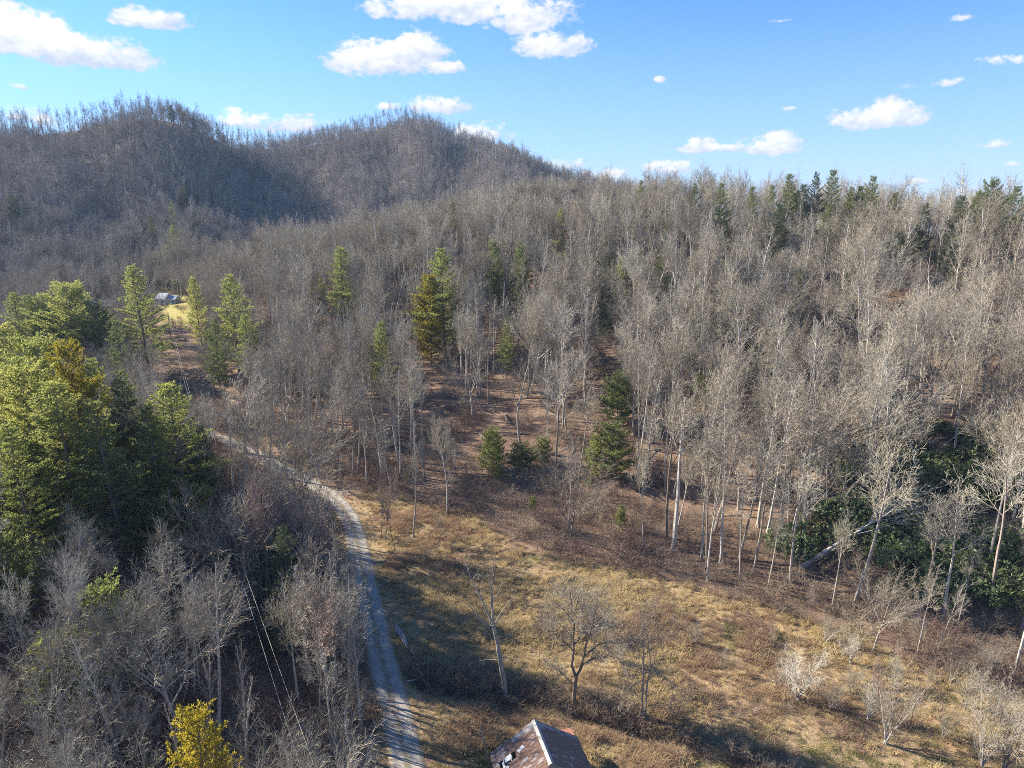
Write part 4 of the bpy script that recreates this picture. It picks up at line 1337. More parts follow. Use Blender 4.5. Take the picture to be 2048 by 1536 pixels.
dens = dens * (1 + .9 * fbm(x / 20, y / 20, 88, 2))
kp = rng.random(len(x)) < dens
x, y, d_, dn, hill, left = x[kp], y[kp], d_[kp], dn[kp], hill[kp], left[kp]
z = terrain(x, y)
h = np.where(hill, rng.normal(19.5, 2.4, len(x)), np.where(left, rng.normal(np.where(y > 66, 16.0, 13.0), 2.6, len(x)), rng.normal(14, 2.5, len(x))))
h = np.where(hill & (rng.random(len(x)) < .2), h * rng.uniform(.4, .75, len(x)), h)
h = np.clip(h + rng.normal(0, 1.6, len(x)) - 4.0 * smst((d_ - 75) / 35) * hill, 6.5, 25)
h = np.where(hill & (dn < 10), h * rng.uniform(.6, 1.0, len(x)), h)
h = np.where(left & (y < 46), np.minimum(h, 12.5), h)
px0, py0, dp0 = project(x, y, z + h * .6)
bad = blocked(x, y, z, h, [CLEARW, HOUSEV, ROADV, MEADV, FALLV], (.05, .35, .65, .95), wid=.8)
bad |= blocked(x, y, z, h, [BENDV], wid=.6) & (rng.random(len(x)) < .93)
bad |= left & blocked(x, y, z, h, [BANKV], (.1, .4, .7, .95))
bad |= blocked(x, y, z, h, [RHODOV], (0,)) & (rng.random(len(x)) < .55)
bad |= left & (y < 15)
bad |= poly_dist(x, y, LAWNSEG) < 13
pz = np.array(pine_xy + HERO)
for (a, b) in pz:
    bad |= np.hypot(x - a, y - b) < 1.5
fl = blocked(x, y, z, h, [FLOORV]) & (rng.random(len(x)) < .85)
bad |= fl
# keep the sunlit pines of the middle open to view
for (px, py, hh, kd, ix, wd, lb), (a, b) in zip(CON, pine_xy):
    if py > 330 and b < 420 and 'dim' not in lb and 'half hidden' not in lb:
        wv = 1366 * 3.6 * wd / b
        bad |= (np.abs(px0 - px) < wv) & (y < b - 1) & (y > b - 110) & (py0 - 1366 * h * .4 / dp0 < py + 1366 * hh * .6 / b) & (rng.random(len(x)) < (.25 if px > 1200 and py < 400 else .97))
for (px, py, hh, ix, wd, lb) in YOUNG:
    a, b = on_ground(px, py)
    wv = 1366 * 2.2 * wd * hh / 6 / b
    bad |= hill & (np.abs(px0 - px) < wv) & (y < b - .5) & (y > b - 60) & (py0 - 1366 * h * .45 / dp0 < py) & (rng.random(len(x)) < .9)
x, y, z, h, hill, left, px0, py0, dp0, dn = [v[~bad] for v in (x, y, z, h, hill, left, px0, py0, dp0, dn)]
typ = np.where(left, np.where(rng.random(len(x)) < .07, 2, np.where(rng.random(len(x)) < .16, 1, np.where(rng.random(len(x)) < .55, 3, 0))), np.where(rng.random(len(x)) < np.where(px0 > 1450, .26, .09), 1, 0))
typ = np.where((~hill) & (~left), np.where(rng.random(len(x)) < .6, 1, 0), typ)
h = np.where(typ == 2, np.minimum(h * .8, 11), h)
h = np.where((typ == 1) & hill, h * .88, h)
inview = (px0 > -20) & (px0 < 2068) & (py0 > 0) & (py0 < 1536)
score = np.where(inview, h / dp0, 0)
NIND = 300 - COUNT['bare_tree']
order = np.argsort(-score)[:NIND]
isind = np.zeros(len(x), bool)
isind[order] = True
FAM = [POLES, SPREAD, BUSHY, SPARSE, SNAG]
typ = np.where(hill & (rng.random(len(x)) < .045), 4, typ)
h = np.where(typ == 4, h * .75, h)
typ = np.where(hill & (typ == 0) & (rng.random(len(x)) < np.where(dn < 26, .8, .3)), 3, typ)


KIND = ['slender straight leafless tree', 'wide spreading leafless tree', 'many-stemmed leafless tree', 'tall few-branched leafless tree', 'dead snag with broken stubs']


def where_label(i):
    if left[i]:
        if px0[i] < 260:
            pl = 'in the shaded thicket at the far left, ' + ('upper rows' if py0[i] < 1230 else 'lower rows')
        else:
            pl = 'in the shaded thicket between the left pines and the track'
    elif not hill[i]:
        pl = 'on the valley floor beyond the track bend'
    else:
        pl = 'right above the gravel track' if px0[i] < 820 else 'on the leaf-strewn slope above the meadow' if px0[i] < 1250 else 'left of the evergreen thicket' if px0[i] < 1620 else 'around the evergreen thicket at the right'
        pl += ', at the front edge' if dn[i] < 12 else ', middle rows' if dn[i] < 30 else ', back rows'
    return KIND[typ[i]] + ' ' + pl, KIND[typ[i]].split(' ')[0] + ' bare trees ' + pl


for i in order:
    fam = FAM[typ[i]]
    lb, gp = where_label(i)
    plant('bare_tree', fam[rng.integers(len(fam))], x[i], y[i], h[i], lb, 'bare tree', gp, wide=rng.uniform(.8, 1.2), lean=(rng.normal(0, .05), rng.normal(0, .05)))


def scatter(name, meshes, pts, rots, scl, idx, label=None, kind='stuff'):
    """one object of stuff: every point carries one of the meshes"""
    src = bpy.data.collections.new(name + '_sources')
    for i, me in enumerate(meshes):
        src.objects.link(bpy.data.objects.new(name + '_source', me))
    n = len(pts)
    me = bpy.data.meshes.new(name)
    me.vertices.add(n)
    me.vertices.foreach_set('co', np.asarray(pts, np.float32).ravel())
    for nm, typ_, arr, key in (('turn', 'FLOAT_VECTOR', rots, 'vector'), ('size', 'FLOAT_VECTOR', scl, 'vector')):
        a = me.attributes.new(nm, typ_, 'POINT')
        a.data.foreach_set(key, np.asarray(arr, np.float32).ravel())
    a = me.attributes.new('pick', 'INT', 'POINT')
    a.data.foreach_set('value', np.asarray(idx, np.int32))
    o = link(name, me)
    ng = bpy.data.node_groups.new(name, 'GeometryNodeTree')
    ng.interface.new_socket('Geometry', in_out='INPUT', socket_type='NodeSocketGeometry')
    ng.interface.new_socket('Geometry', in_out='OUTPUT', socket_type='NodeSocketGeometry')
    N = ng.nodes
    gi_, go = N.new('NodeGroupInput'), N.new('NodeGroupOutput')
    iop = N.new('GeometryNodeInstanceOnPoints')
    ci = N.new('GeometryNodeCollectionInfo')
    ci.inputs['Collection'].default_value = src
    ci.inputs['Separate Children'].default_value = True
    ci.inputs['Reset Children'].default_value = True

    def attr(nm, dt):
        q = N.new('GeometryNodeInputNamedAttribute')
        q.data_type = dt
        q.inputs['Name'].default_value = nm
        return [s_ for s_ in q.outputs if s_.enabled and s_.name == 'Attribute'][0]
    L = ng.links
    L.new(gi_.outputs[0], iop.inputs['Points'])
    L.new(ci.outputs[0], iop.inputs['Instance'])
    iop.inputs['Pick Instance'].default_value = True
    L.new(attr('pick', 'INT'), iop.inputs['Instance Index'])
    e2r = N.new('FunctionNodeEulerToRotation')
    L.new(attr('turn', 'FLOAT_VECTOR'), e2r.inputs[0])
    L.new(e2r.outputs[0], iop.inputs['Rotation'])
    L.new(attr('size', 'FLOAT_VECTOR'), iop.inputs['Scale'])
    L.new(iop.outputs[0], go.inputs[0])
    md = o.modifiers.new('scatter', 'NODES')
    md.node_group = ng
    tag(o, label, kind=kind)
    return o


rest = ~isind
n = int(rest.sum())
meshes = [p.both for p in POLES] + [p.both for p in SPREAD] + [p.both for p in BUSHY] + [p.both for p in SPARSE] + [p.both for p in SNAG]
hs_ = np.array([p.H for p in POLES + SPREAD + BUSHY + SPARSE + SNAG])
off = np.array([0, len(POLES), len(POLES) + len(SPREAD), len(POLES) + len(SPREAD) + len(BUSHY), len(POLES) + len(SPREAD) + len(BUSHY) + len(SPARSE)])
cnt = np.array([len(POLES), len(SPREAD), len(BUSHY), len(SPARSE), len(SNAG)])
pk = off[typ[rest]] + (rng.random(n) * cnt[typ[rest]]).astype(int)
k = h[rest] / hs_[pk]
wd = rng.uniform(.8, 1.25, n)
scatter('bare_wood', meshes, np.stack([x[rest], y[rest], z[rest]], 1), np.stack([rng.normal(0, .05, n), rng.normal(0, .05, n), rng.uniform(0, 6.28, n)], 1), np.stack([k * wd, k * wd, k], 1), pk,
        'mass of leafless grey trees covering the near hillside')
print('near trees', len(x), 'mass', n)

# far hills: thousands of trees that read as one mass
x, y = jitter(-620, 330, 255, 800, 3.7)
t_ = x / y
yc = np.interp(t_, CR_T, CR_Y)
zc = np.interp(t_, CR_T, CR_Z)
d_, s_ = ds(x, y)
pxx, pyy, dpp = project(x, y, terrain(x, y) + 10)
keep = (y / yc < 1.02) & (pxx > -60) & (pxx < 1320) & ((d_ > 150) | (y > 330) | (x < -170)) & (zc > 18)
crest = (y / yc > .95)
keep &= (rng.random(len(x)) < np.where(crest, .38, .99 + .6 * fbm(x / 45, y / 45, 3, 2)))
x, y, crest = x[keep], y[keep], crest[keep]
z = terrain(x, y)
n = len(x)
hh = np.where(crest, rng.normal(16.5, 2.2, n), rng.normal(15.5, 2.2, n))
bad = blocked(x, y, z, hh, [CLEARW, HOUSEV], (.05, .5, .95), wid=2.0)
bad |= poly_dist(x, y, LAWNSEG) < 13
pxx, pyy, dpp = project(x, y, z + hh * .6)
for (px, py, h_, kd, ix, wd_, lb), (a, b) in zip(CON, pine_xy):
    if py < 470 and px < 460 and b > 240:
        bad |= (np.abs(pxx - px) < 1366 * 3.0 * wd_ / b) & (y < b - .5) & (y > b - 70) & (pyy - 1366 * hh * .4 / dpp < py + 1366 * h_ * .6 / b) & (rng.random(len(x)) < .9)
x, y, z, hh = x[~bad], y[~bad], z[~bad], hh[~bad]
n = len(x)
crest = crest[~bad]
pk = np.where(crest, len(FARS) + rng.integers(0, len(CRESTS), n), rng.integers(0, len(FARS), n))
k = hh / np.array([p.H for p in FARS + CRESTS])[pk]
wd = rng.uniform(.9, 1.4, n)
scatter('far_wood', [p.both for p in FARS + CRESTS], np.stack([x, y, z - .2], 1), np.stack([rng.normal(0, .04, n), rng.normal(0, .04, n), rng.uniform(0, 6.28, n)], 1), np.stack([k * wd, k * wd, k], 1), pk,
        'leafless woods covering the two far hills')
print('far trees', n)

# ------------------------------------------------------------------ grass, brush and brambles
x, y = jitter(-62, 62, 18, 128, .34)
w_ = meadow_w(x, y)
rdist = poly_dist(x, y, ROAD)
verge = (rdist < 7) & (rdist > 1.5)
px, py, _ = project(x, y, terrain(x, y))
ok = ((w_ > .3 * rng.random(len(x)) + .12) | verge & (rng.random(len(x)) < .5)) & (rdist > 1.25) & (px > -40) & (px < 2090) & (py < 1600) & (poly_dist(x, y, CREEK) > .5)
ok &= rng.random(len(x)) < np.maximum(.55 + 1.1 * fbm(x / 5, y / 5, 17, 3), .3)
x, y = x[ok], y[ok]
n = len(x)
green = fbm(x / 9, y / 9, 4, 3) > .15
rusty = fbm(x / 13, y / 13, 23, 3) + .25 * fbm(x / 3, y / 3, 24, 2) + .14 * smst((y - 72) / 18) > .27
pk = np.where(green, 3, np.where(rusty & (rng.random(n) < .85), 4, rng.integers(0, 3, n)))
s1 = rng.uniform(.5, 1.3, n) * (1 + 1.1 * fbm(x / 3.2, y / 3.2, 41, 3))
rd = poly_dist(x, y, ROAD)
s1 *= np.where(rd < 1.6, .28, np.where(rd < 3.2, .5, 1.0))
scatter('dry_grass', TUFTS, np.stack([x, y, terrain(x, y)], 1), np.stack([np.zeros(n), np.zeros(n), rng.uniform(0, 6.28, n)], 1), np.stack([s1, s1, s1 * rng.uniform(.6, 1.1, n)], 1), pk,
        'tufts of straw coloured winter grass in the meadow')
print('tufts', n)

x, y = jitter(-330, 230, 18, 330, 2.0)
d_, s_ = ds(x, y)
rdist = poly_dist(x, y, ROAD)
m_ = meadow_w(x, y)
px, py, dp = project(x, y, terrain(x, y))
ok = (px > -60) & (px < 2110) & (py < 1620) & (rdist > 2.8) & (d_ < 150)
ok &= ~(blocked(x, y, terrain(x, y), np.full(len(x), 2.2), [BENDV], (0, .5, 1)) & (rng.random(len(x)) < .85))
inme = m_ > .5
ok &= rng.random(len(x)) < np.where(inme, np.clip(.30 + 1.7 * fbm(x / 9, y / 9, 55, 3), 0, .8) + .16 * np.clip((x - 8) / 14, 0, 1.5), np.where((x < road_x(y) - 2) & (y < 130), .95, np.where(np.abs(edge_d(x, y) - 5) < 14, .95, .50)))
ok &= ~blocked(x, y, terrain(x, y), np.full(len(x), 1.0), [CLEARW], (0,)) | (rng.random(len(x)) < .15)
x, y, inme = x[ok], y[ok], inme[ok]
n = len(x)
pk = np.where((x < road_x(y) - 2) & (y < 130), rng.integers(3, 6, n), rng.integers(0, 6, n))
s1 = np.where(inme, rng.uniform(.3, .95, n), rng.uniform(.6, 2.0, n)) * np.where((x < road_x(y) - 3) & (y < 130), 1.25, 1)
scatter('undergrowth', [p.both for p in BRUSH + BRAMBLE], np.stack([x, y, terrain(x, y)], 1), np.stack([np.zeros(n), np.zeros(n), rng.uniform(0, 6.28, n)], 1), np.stack([s1, s1, s1 * rng.uniform(.7, 1.3, n)], 1), pk,
        'brown brush and brambles under the trees and along the meadow')
print('brush', n)
# creek side thicket
cr = smooth_line(CREEK, .55)
cr = cr[(cr[:, 0] > -13) & (cr[:, 0] < 34) & (rng.random(len(cr)) < np.clip(1.1 - (cr[:, 0] - 2) / 22, .25, 1))]
p = np.concatenate([cr + rng.normal(0, .7, cr.shape) + np.array([.3, .6]) for _ in range(4)])
p = p[poly_dist(p[:, 0], p[:, 1], ROAD) > 2.4]
n = len(p)
s1 = rng.uniform(.5, 1.15, n)
scatter('creek_brush', [q.both for q in BRAMBLE + BRUSH], np.stack([p[:, 0], p[:, 1], terrain(p[:, 0], p[:, 1])], 1), np.stack([np.zeros(n), np.zeros(n), rng.uniform(0, 6.28, n)], 1), np.stack([s1, s1, s1], 1), rng.integers(0, 6, n),
        'dark tangle of brush along the creek')

# ------------------------------------------------------------------ the rusty barn at the bottom
M_BOARD = simple_mat('weathered_board', (.27, .25, .225), .9, .35, 3.0, stretch=(6, 6, .5))
M_RAFTER = simple_mat('old_timber', (.16, .125, .095), .9, .3, 3.0)


def roof_mat(name, paint):
    m, t, b = material(name, 0.7)
    c = t.new('ShaderNodeTexCoord')
    oi = t.new('ShaderNodeObjectInfo')
    P = t.vm('ADD', c.outputs['Object'], oi.outputs['Location'])
    mpn = t.new('ShaderNodeMapping')
    mpn.inputs['Scale'].default_value = (.8, 5.5, .8)
    t.l.new(P, mpn.inputs[0])
    n1 = t.noise(mpn.outputs[0], 1.3, 6, .65, .3)
    n2 = t.noise(P, 9.0, 5, .7)
    n3 = t.noise(P, 0.55, 3, .5)
    rust = t.ramp(t.m('ADD', t.m('MULTIPLY', n1, .6), t.m('MULTIPLY', n2, .4)), [(.3, (.12, .08, .065)), (.5, (.23, .145, .105)), (.68, (.36, .21, .13))])
    k = t.smooth(t.m('ADD', t.m('ADD', n1, t.m('MULTIPLY', n3, .5)), t.m('ADD', t.m('MULTIPLY', n2, .35), t.m('MULTIPLY', oi.outputs['Random'], .12))), 1.16 - paint, 1.30 - paint)
    col = t.mix(k, rust, (.46, .465, .47))
    t.l.new(col, b.inputs['Base Color'])
    bp = t.new('ShaderNodeBump')
    bp.inputs['Strength'].default_value = .3
    bp.inputs['Distance'].default_value = .02
    t.l.new(n2, bp.inputs['Height'])
    t.l.new(bp.outputs[0], b.inputs['Normal'])
    return m


M_ROOFL, M_ROOFR = roof_mat('rusted_painted_roofing', .16), roof_mat('rusted_roofing', .10)
M_CAP = simple_mat('chalky_ridge_metal', (.33, .325, .31), .7, .4, 2.5)
M_REDTIN = simple_mat('red_rusted_tin', (.22, .10, .075), .8, .5, 3.0)
M_PALETIN = simple_mat('bare_grey_tin', (.50, .53, .56), .6, .2, 3.0)
M_TEAL = simple_mat('verdigris_tin', (.23, .34, .33), .7, .5, 2.0)

BX, BY, BROT = 2.34, 43.5, R(14.7)
barn = bpy.data.objects.new('barn', None)
COL.objects.link(barn)
barn.location = (BX, BY, zt(BX, BY) - .25)
barn.rotation_euler = (0, 0, BROT)
tag(barn, 'small derelict barn with a rusted and peeling metal gable roof at the bottom edge', 'barn')
HW, HL, ZE, ZR = 3.45, 2.05, 2.75, 5.0
PITCHR = math.atan2(ZR - ZE, HW)
SLOPE = math.hypot(ZR - ZE, HW)


def part(name, cf, mat, parent, loc=(0, 0, 0), rot=(0, 0, 0), me=None):
    if me is None:
        co, f = join_parts(cf) if isinstance(cf, list) else (cf[0], [cf[1]])
        me = mesh_np(name, co, f, [mat])
    return link(name, me, parent, loc, rot)


# walls of upright boards, each its own piece
rb = random.Random(3)
side_me = mesh_np('board', *(lambda c: (c[0], [c[1]]))(box((0, 0, ZE / 2), (.03, .235, ZE))), [M_BOARD])
for sx in (-1, 1):
    for k in range(16):
        y_ = -HL + .13 + k * (2 * HL - .26) / 15
        part('board', None, None, barn, (sx * (HW - .12 + rb.uniform(-.008, .008)), y_, rb.uniform(-.05, 0)), (rb.uniform(-.01, .01), 0, 0), side_me)
for sy in (-1, 1):
    for k in range(27):
        x_ = -HW + .28 + k * (2 * HW - .56) / 26
        zt_ = ZE + (ZR - ZE) * (1 - abs(x_) / HW) - .14
        if sy < 0 and 11 <= k <= 15:
            part('board', box((0, 0, (zt_ + 2.2) / 2), (.235, .03, zt_ - 2.2)), M_BOARD, barn, (x_, sy * (HL - .1), 0))
            continue
        part('board', box((0, 0, zt_ / 2), (.235, .03, zt_)), M_BOARD, barn, (x_, sy * (HL - .1 + rb.uniform(-.006, .006)), 0), (0, rb.uniform(-.008, .008), 0))
for sx in (-1, 1):
    for k in range(6):
        y_ = -HL + .15 + k * (2 * HL - .3) / 5
        part('rafter', box((SLOPE / 2, 0, -.12), (SLOPE + .1, .06, .14)), M_RAFTER, barn, (0, y_, ZR - .02), (0, PITCHR, 0) if sx > 0 else (0, PITCHR, math.pi))
    for k in range(7):
        q = .25 + k * (SLOPE - .3) / 6
        part('purlin', box((0, 0, 0), (.09, 2 * HL + .1, .035)), M_BOARD, barn, (sx * q * math.cos(PITCHR), 0, ZR - .045 - q * math.sin(PITCHR)), (0, sx * PITCHR, 0))


def sheet(L, W, amp=.018, n=8, warp=0.0, seed=0):
    """corrugated sheet lying along +x, width along y, a few mm thick"""
    r_ = random.Random(seed)
    ys = np.linspace(-W / 2, W / 2, 2 * n + 1)
    zs = amp * np.where(np.arange(2 * n + 1) % 2 == 0, -1, 1)
    xs = [0, L * .33, L * .66, L]
    co = []
    for j, x_ in enumerate(xs):
        b = warp * r_.uniform(-1, 1)
        for y_, z_ in zip(ys, zs):
            co.append((x_, y_, z_ + b * (y_ / W)))
    m_ = 2 * n + 1
    f = [(j * m_ + i, j * m_ + i + 1, (j + 1) * m_ + i + 1, (j + 1) * m_ + i) for j in range(3) for i in range(2 * n)]
    return np.array(co), np.array(f)


NCOL = 7
CW = (2 * HL + .5) / NCOL
for sx in (-1, 1):
    mat = M_ROOFL if sx < 0 else M_ROOFR
    for c in range(NCOL):
        y_ = -HL - .25 + (c + .5) * CW
        for course, (q0, L) in enumerate(((0.02, 2.25), (2.15, SLOPE + .28 - 2.15))):
            lift = .03 - .025 * course
            st, ln = q0, L
            if sx < 0 and course == 1 and c in (3, 4):
                st, ln = (2.15, .22) if c == 4 else (2.15, .95)
                part('roof_sheet', sheet(.52 if c == 4 else .8, CW * 1.06, seed=c), mat, barn, (sx * (3.86 if c == 4 else 3.58) * math.cos(PITCHR), y_, ZR + lift - (3.86 if c == 4 else 3.58) * math.sin(PITCHR) - .005), (0, PITCHR, math.pi))
            part('roof_sheet', sheet(ln + rb.uniform(-.03, .05), CW * 1.06, warp=.03, seed=c + 10 * course), mat, barn,
                 (sx * st * math.cos(PITCHR), y_, ZR + lift + .004 * (c % 2) - st * math.sin(PITCHR)), (0, PITCHR + rb.uniform(-.006, .006), math.pi if sx < 0 else 0))
for y_, q, w_, l_ in ((.72, 2.72, .42, .62), (.45, 3.45, .5, .18), (.02, 3.2, .3, .2)):
    part('loose_sheet', sheet(l_, w_, .01, 4), M_PALETIN, barn, (-q * math.cos(PITCHR), y_, ZR + .05 - q * math.sin(PITCHR)), (0, PITCHR, math.pi + .1))
part('loose_sheet', sheet(.6, .3, .01, 4), M_PALETIN, barn, (-1.55 * math.cos(PITCHR), .75, ZR + .06 - 1.55 * math.sin(PITCHR)), (0, PITCHR, math.pi + .3))
for k in range(3):
    y0 = -HL - .25 + k * (2 * HL + .5) / 3
    L = (2 * HL + .5) / 3 - .015
    cap = [box((-.11, y0 + L / 2, -.055), (.26, L, .012), Matrix.Rotation(-PITCHR, 3, 'Y')), box((.11, y0 + L / 2, -.055), (.26, L, .012), Matrix.Rotation(PITCHR, 3, 'Y'))]
    part('ridge_cap', cap, M_CAP, barn, (0, 0, ZR + .095 + .006 * (k % 2)))
for k in range(3):
    part('porch_sheet', sheet(1.3, .66, .018, 8), M_TEAL if k else M_PALETIN, barn, (-.6 + k * .68 + .5, -HL - .3, 3.55), (0, R(16), -math.pi / 2))
for x_ in (-.55, 1.35):
    part('porch_post', box((0, 0, 1.55), (.1, .1, 3.1)), M_RAFTER, barn, (x_ + .3, -HL - 1.4, 0))
# red tin lean-to on the far right corner
for k in range(3):
    part('lean_to_sheet', sheet(1.5, .66, .018, 8), M_REDTIN, barn, (1.9 + k * .67, HL + .12, 2.72 - .004 * k), (0, R(15), math.pi / 2))
for x_ in (1.7, 3.4):
    part('lean_to_post', box((0, 0, 1.1), (.1, .1, 2.2)), M_RAFTER, barn, (x_, HL + 1.45, 0))
# a thin board standing off the back left corner
cx_, cy_ = -1.75, 45.6
tag(link('leaning_board', mesh_np('leaning_board', *(lambda c: (c[0], [c[1]]))(box((0, 0, 2.1), (.10, .035, 4.2))), [M_BOARD]), None, (cx_, cy_, zt(cx_, cy_) - .1), (R(-6), R(-9), .3)),
    'thin grey board leaning up beside the back left corner of the barn', 'board')

# ------------------------------------------------------------------ gate, posts and logs at the creek crossing
M_GALV = simple_mat('galvanised_pipe', (.42, .45, .47), .45, .15, 6, .3)
M_LOG = simple_mat('pale_log', (.36, .30, .22), .9, .3, 4)
gx0, gy0 = on_ground(791, 1264)
gx1, gy1 = on_ground(815, 1302)
gl = math.hypot(gx1 - gx0, gy1 - gy0)
gate = bpy.data.objects.new('metal_gate', None)
COL.objects.link(gate)
gate.location = (gx0, gy0, (zt(gx0, gy0) + zt(gx1, gy1)) / 2 + .02)
gate.rotation_euler = (0, 0, math.atan2(gy1 - gy0, gx1 - gx0))
tag(gate, 'grey tubular metal farm gate standing open along the right side of the track', 'gate')
for k in range(6):
    z_ = .22 + k * .20
    co, f = tubes([(0, 0, z_, gl, 0, z_, .028, .028)], 6)
    link('rail', mesh_np('rail', co, [f], [M_GALV]), gate)
for k in range(4):
    x_ = gl * k / 3
    co, f = tubes([(x_, .003, .16, x_, .003, 1.28, .03, .03)], 6)
    link('upright', mesh_np('upright', co, [f], [M_GALV]), gate)
px_, py_ = gx1 + .15, gy1 - .25
co, f = tubes([(0, 0, -.4, 0, 0, 1.55, .11, .10)], 9)
cap = np.vstack([co[1::1][:0], co])
tag(link('gate_post', mesh_np('gate_post', co, [f, np.array([list(range(9, 18))])], [M_DARKBARK]), None, (px_, py_, zt(px_, py_)), (.03, .04, 0)), 'dark wooden post at the near end of the metal gate', 'post')


def log_(px, py, L, r, yaw, pitch, label, mat=M_LOG):
    x_, y_ = on_ground(px, py)
    v = Vector((math.cos(yaw) * math.cos(pitch), math.sin(yaw) * math.cos(pitch), math.sin(pitch))) * L
    co_, f_ = tubes([(0, 0, 0, *(v * .5), r, r * .93), (*(v * .5), *v, r * .93, r * .82)], 8)
    fc = np.array([list(range(7, -1, -1)), list(range(24, 32))])
    return tag(link('log', mesh_np('log', co_, [f_, fc], [mat]), None, (x_, y_, zt(x_, y_) + r * .7)), label, 'log')


log_(819, 1303, 1.0, .13, -1.0, .12, 'short pale log just beyond the near gate post')
log_(833, 1340, 1.7, .15, -1.05, .1, 'mossy pale log lying on the edge of the creek crossing')
log_(826, 1318, .5, .12, -.9, .05, 'stub of pale log between the gate post and the creek')
log_(812, 1364, 1.0, .05, .2, .02, 'thin bleached stick on the verge by the creek crossing', M_PALEBARK)
log_(1125, 1440, 3.2, .07, -.5, .03, 'fallen grey limb on the creek bank by the forked tree', M_DARKBARK)
log_(330, 686, 3.0, .35, .3, .05, 'pale cut log lying in the brown clearing left of the far pole')
log_(361, 682, 2.4, .45, -.5, .1, 'dark stump log in the brown clearing right of the far pole', M_DARKBARK)
for i, (px, py) in enumerate([(930, 800), (1010, 830), (1080, 790), (1130, 840), (890, 850), (960, 870), (1060, 870), (1150, 890), (760, 880), (820, 900), (1320, 900), (1420, 960), (700, 860), (1120, 930)]):
    rr_ = random.Random(i)
    log_(px, py, rr_.uniform(4, 9), rr_.uniform(.10, .18), rr_.uniform(0, 6.28), rr_.uniform(0, .1), 'fallen grey log lying among the trees on the leaf-strewn slope', M_BOARD)['group'] = 'fallen logs on the slope'
rk = [(845, 1352, .5), (838, 1360, .45), (852, 1362, .4)]
for i, (px, py, r_) in enumerate(rk):
    x_, y_ = on_ground(px, py)
    g_ = np.random.default_rng(i + 5)
    lat, lon = np.meshgrid(np.linspace(-1.2, 1.57, 6), np.arange(9) * 2 * math.pi / 9, indexing='ij')
    rr = r_ * (1 + .22 * g_.normal(0, 1, lat.shape))
    co_ = np.stack([rr * np.cos(lat) * np.cos(lon) * 1.25, rr * np.cos(lat) * np.sin(lon), rr * np.sin(lat) * .7], 2).reshape(-1, 3)
    ii = np.arange(54).reshape(6, 9)
    f_ = np.stack([ii[:-1], np.roll(ii, -1, 1)[:-1], np.roll(ii, -1, 1)[1:], ii[1:]], 2).reshape(-1, 4)
    tag(link('rock', mesh_np('rock', co_, [f_], [simple_mat('mossy_stone', (.22, .20, .15), .9, .35, 4)]), None, (x_, y_, zt(x_, y_) + .1)), 'mossy stone beside the creek crossing by the track', 'rock', 'stones at the creek crossing')

# ------------------------------------------------------------------ utility poles and wires
M_POLE = simple_mat('pole_timber', (.135, .105, .085), .9, .25, 3, stretch=(5, 5, .5))
M_WIRE = simple_mat('bare_wire', (.40, .40, .39), .5, .05, 3)
M_PORC = simple_mat('porcelain', (.45, .45, .44), .3, .1, 3)


def util_pole(px, py, h_, label, yaw):
    x_, y_ = on_ground(px, py)
    o_ = bpy.data.objects.new('utility_pole', None)
    COL.objects.link(o_)
    o_.location = (x_, y_, zt(x_, y_))
    o_.rotation_euler = (0, 0, yaw)
    tag(o_, label, 'utility pole', 'utility poles')
    co_, f_ = tubes([(0, 0, -.5, 0, 0, h_, .15, .10)], 9)
    link('pole', mesh_np('pole', co_, [f_, np.array([list(range(9, 18))])], [M_POLE]), o_)
    for z_, sx_ in ((h_ - .15, .16), (h_ - 1.15, -.16)):
        co_, f_ = tubes([(0, 0, z_, sx_, 0, z_, .02, .02), (sx_, 0, z_ - .08, sx_, 0, z_ + .1, .06, .045)], 6)
        link('insulator', mesh_np('insulator', co_, [f_], [M_PORC]), o_)
    return Vector((x_, y_, zt(x_, y_) + h_))


PA = util_pole(485, 1234, 8.8, 'thin grey utility pole in the shade left of the track', .3)
PB = util_pole(345, 697, 10.2, 'dark utility pole standing in the brown clearing far left', .3)
PC = Vector((-3.9, 21.0, 8.3))
co, f = tubes([(0, 0, -9.0, 0, 0, 0, .15, .10)], 9)


def wire(a, b, sag, label):
    pts = [a.lerp(b, t) - Vector((0, 0, 4 * sag * t * (1 - t))) for t in np.linspace(0, 1, 29)]
    co_, f_ = tubes([(*p, *q, .011, .011) for p, q in zip(pts[:-1], pts[1:])], 4)
    return tag(link('overhead_wire', mesh_np('overhead_wire', co_, [f_], [M_WIRE])), label, 'wire', 'overhead wires')


wire(PA + Vector((.16, 0, -.05)), PC + Vector((.2, 0, 0)), .5, 'upper of the two overhead wires running down to the bottom edge')
wire(PA + Vector((-.16, 0, -1.05)), PC + Vector((-.9, 0, -.7)), .5, 'lower of the two overhead wires running down to the bottom edge')
wire(PB + Vector((.16, 0, -.05)), PA + Vector((.16, 0, -.1)), 2.2, 'upper overhead wire crossing from the far pole to the near pole')
wire(PB + Vector((-.16, 0, -1.05)), PA + Vector((-.16, 0, -1.1)), 2.2, 'lower overhead wire crossing from the far pole to the near pole')

# ------------------------------------------------------------------ the far houses
M_WHITE = simple_mat('white_siding', (.55, .56, .57), .7, .06, 2)
M_GREYROOF = simple_mat('pale_metal_roof', (.42, .45, .50), .6, .08, 2)
M_BLUEROOF = simple_mat('grey_blue_roof', (.27, .31, .37), .6, .1, 2)
M_GLASS = simple_mat('dark_window_glass', (.03, .035, .045), .1, .1, 2)
M_DARKWALL = simple_mat('dark_siding', (.10, .12, .15), .7, .2, 2)


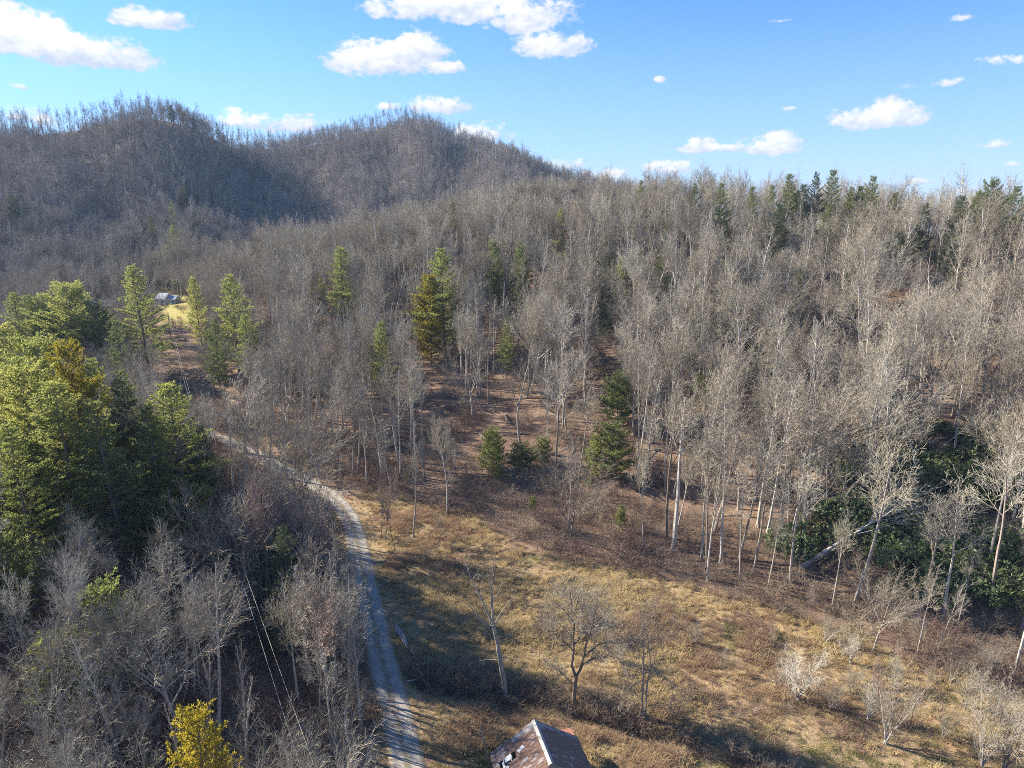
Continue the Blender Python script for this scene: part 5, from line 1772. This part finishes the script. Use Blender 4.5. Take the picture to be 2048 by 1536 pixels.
def house(px, py, label, yaw, wings, roofm, wallm):
    x_, y_ = on_ground(px, py)
    o_ = bpy.data.objects.new('house', None)
    COL.objects.link(o_)
    o_.location = (x_, y_, zt(x_, y_) - .2)
    o_.rotation_euler = (0, 0, yaw)
    o_.scale = (.78, .78, .78)
    tag(o_, label, 'house', 'far houses in the valley')
    for (cx, cy, wx, wy, ze, zr) in wings:
        wall = link('wall', mesh_np('wall', *(lambda c: (c[0], [c[1]]))(box((cx, cy, ze / 2), (wx, wy, ze))), [wallm]), o_)
        x0, x1, y0, y1 = cx - wx / 2 - .35, cx + wx / 2 + .35, cy - wy / 2 - .4, cy + wy / 2 + .4
        rv_ = np.array([(x0, y0, ze), (x1, y0, ze), (x1, y1, ze), (x0, y1, ze), (x0, cy, zr), (x1, cy, zr), (x0, y0, ze - .15), (x1, y0, ze - .15), (x1, y1, ze - .15), (x0, y1, ze - .15)])
        link('roof', mesh_np('roof', rv_, [np.array([(0, 1, 5, 4), (2, 3, 4, 5), (0, 6, 7, 1), (1, 7, 8, 2), (2, 8, 9, 3), (3, 9, 6, 0)]), np.array([(0, 4, 3), (1, 2, 5)])], [roofm]), o_)
        for k in range(max(2, int(wx / 2.6))):
            wx_ = cx - wx / 2 + (k + .5) * wx / max(2, int(wx / 2.6))
            fr = link('window', mesh_np('window', *(lambda c: (c[0], [c[1]]))(box((wx_, cy - wy / 2 - .02, ze * .58), (1.1, .08, 1.1))), [M_WHITE]), o_)
            link('pane', mesh_np('pane', *(lambda c: (c[0], [c[1]]))(box((wx_, cy - wy / 2 - .062, ze * .58), (.9, .02, .9))), [M_GLASS]), fr)
    cx, cy, wx, wy, ze, zr = wings[0]
    link('door', mesh_np('door', *(lambda c: (c[0], [c[1]]))(box((cx + .4, cy - wy / 2 - .03, 1.05), (.95, .07, 2.1))), [M_DARKWALL]), o_)
    return o_


house(206, 617, 'long pale house with a grey-blue roof half hidden by pines at the far left', .12, [(0, 0, 12, 6, 2.7, 4.2), (4.2, -4.2, 4.2, 3.0, 2.2, 2.9)], M_BLUEROOF, M_DARKWALL)
house(338, 607, 'white house with a pale roof beyond the yellow lawn', -.12, [(-2.0, 0, 4.4, 6, 3.0, 5.2), (2.3, .6, 4.0, 5, 2.6, 4.0)], M_GREYROOF, M_WHITE)

# ------------------------------------------------------------------ the air
zlo, zhi = float(ZZ.min()) - 1.2, max(float(ZZ.max()) + 32, 60)
hx0, hx1, hy0, hy1 = GX[0] - 3, GX[-1] + 3, GY[0] - 3, GY[-1] + 3
co, f = box(((hx0 + hx1) / 2, (hy0 + hy1) / 2, (zlo + zhi) / 2), (hx1 - hx0, hy1 - hy0, zhi - zlo))
hm = bpy.data.materials.new('haze')
hm.use_nodes = True
ht = NT(hm.node_tree)
ht.n.remove(ht.n['Principled BSDF'])
pv = ht.new('ShaderNodeVolumePrincipled')
pv.inputs['Color'].default_value = (.50, .70, 1.0, 1)
pv.inputs['Density'].default_value = 0.00012
ht.l.new(pv.outputs[0], ht.n['Material Output'].inputs['Volume'])
tag(link('haze', mesh_np('haze', co, [f], [hm])), kind='stuff')
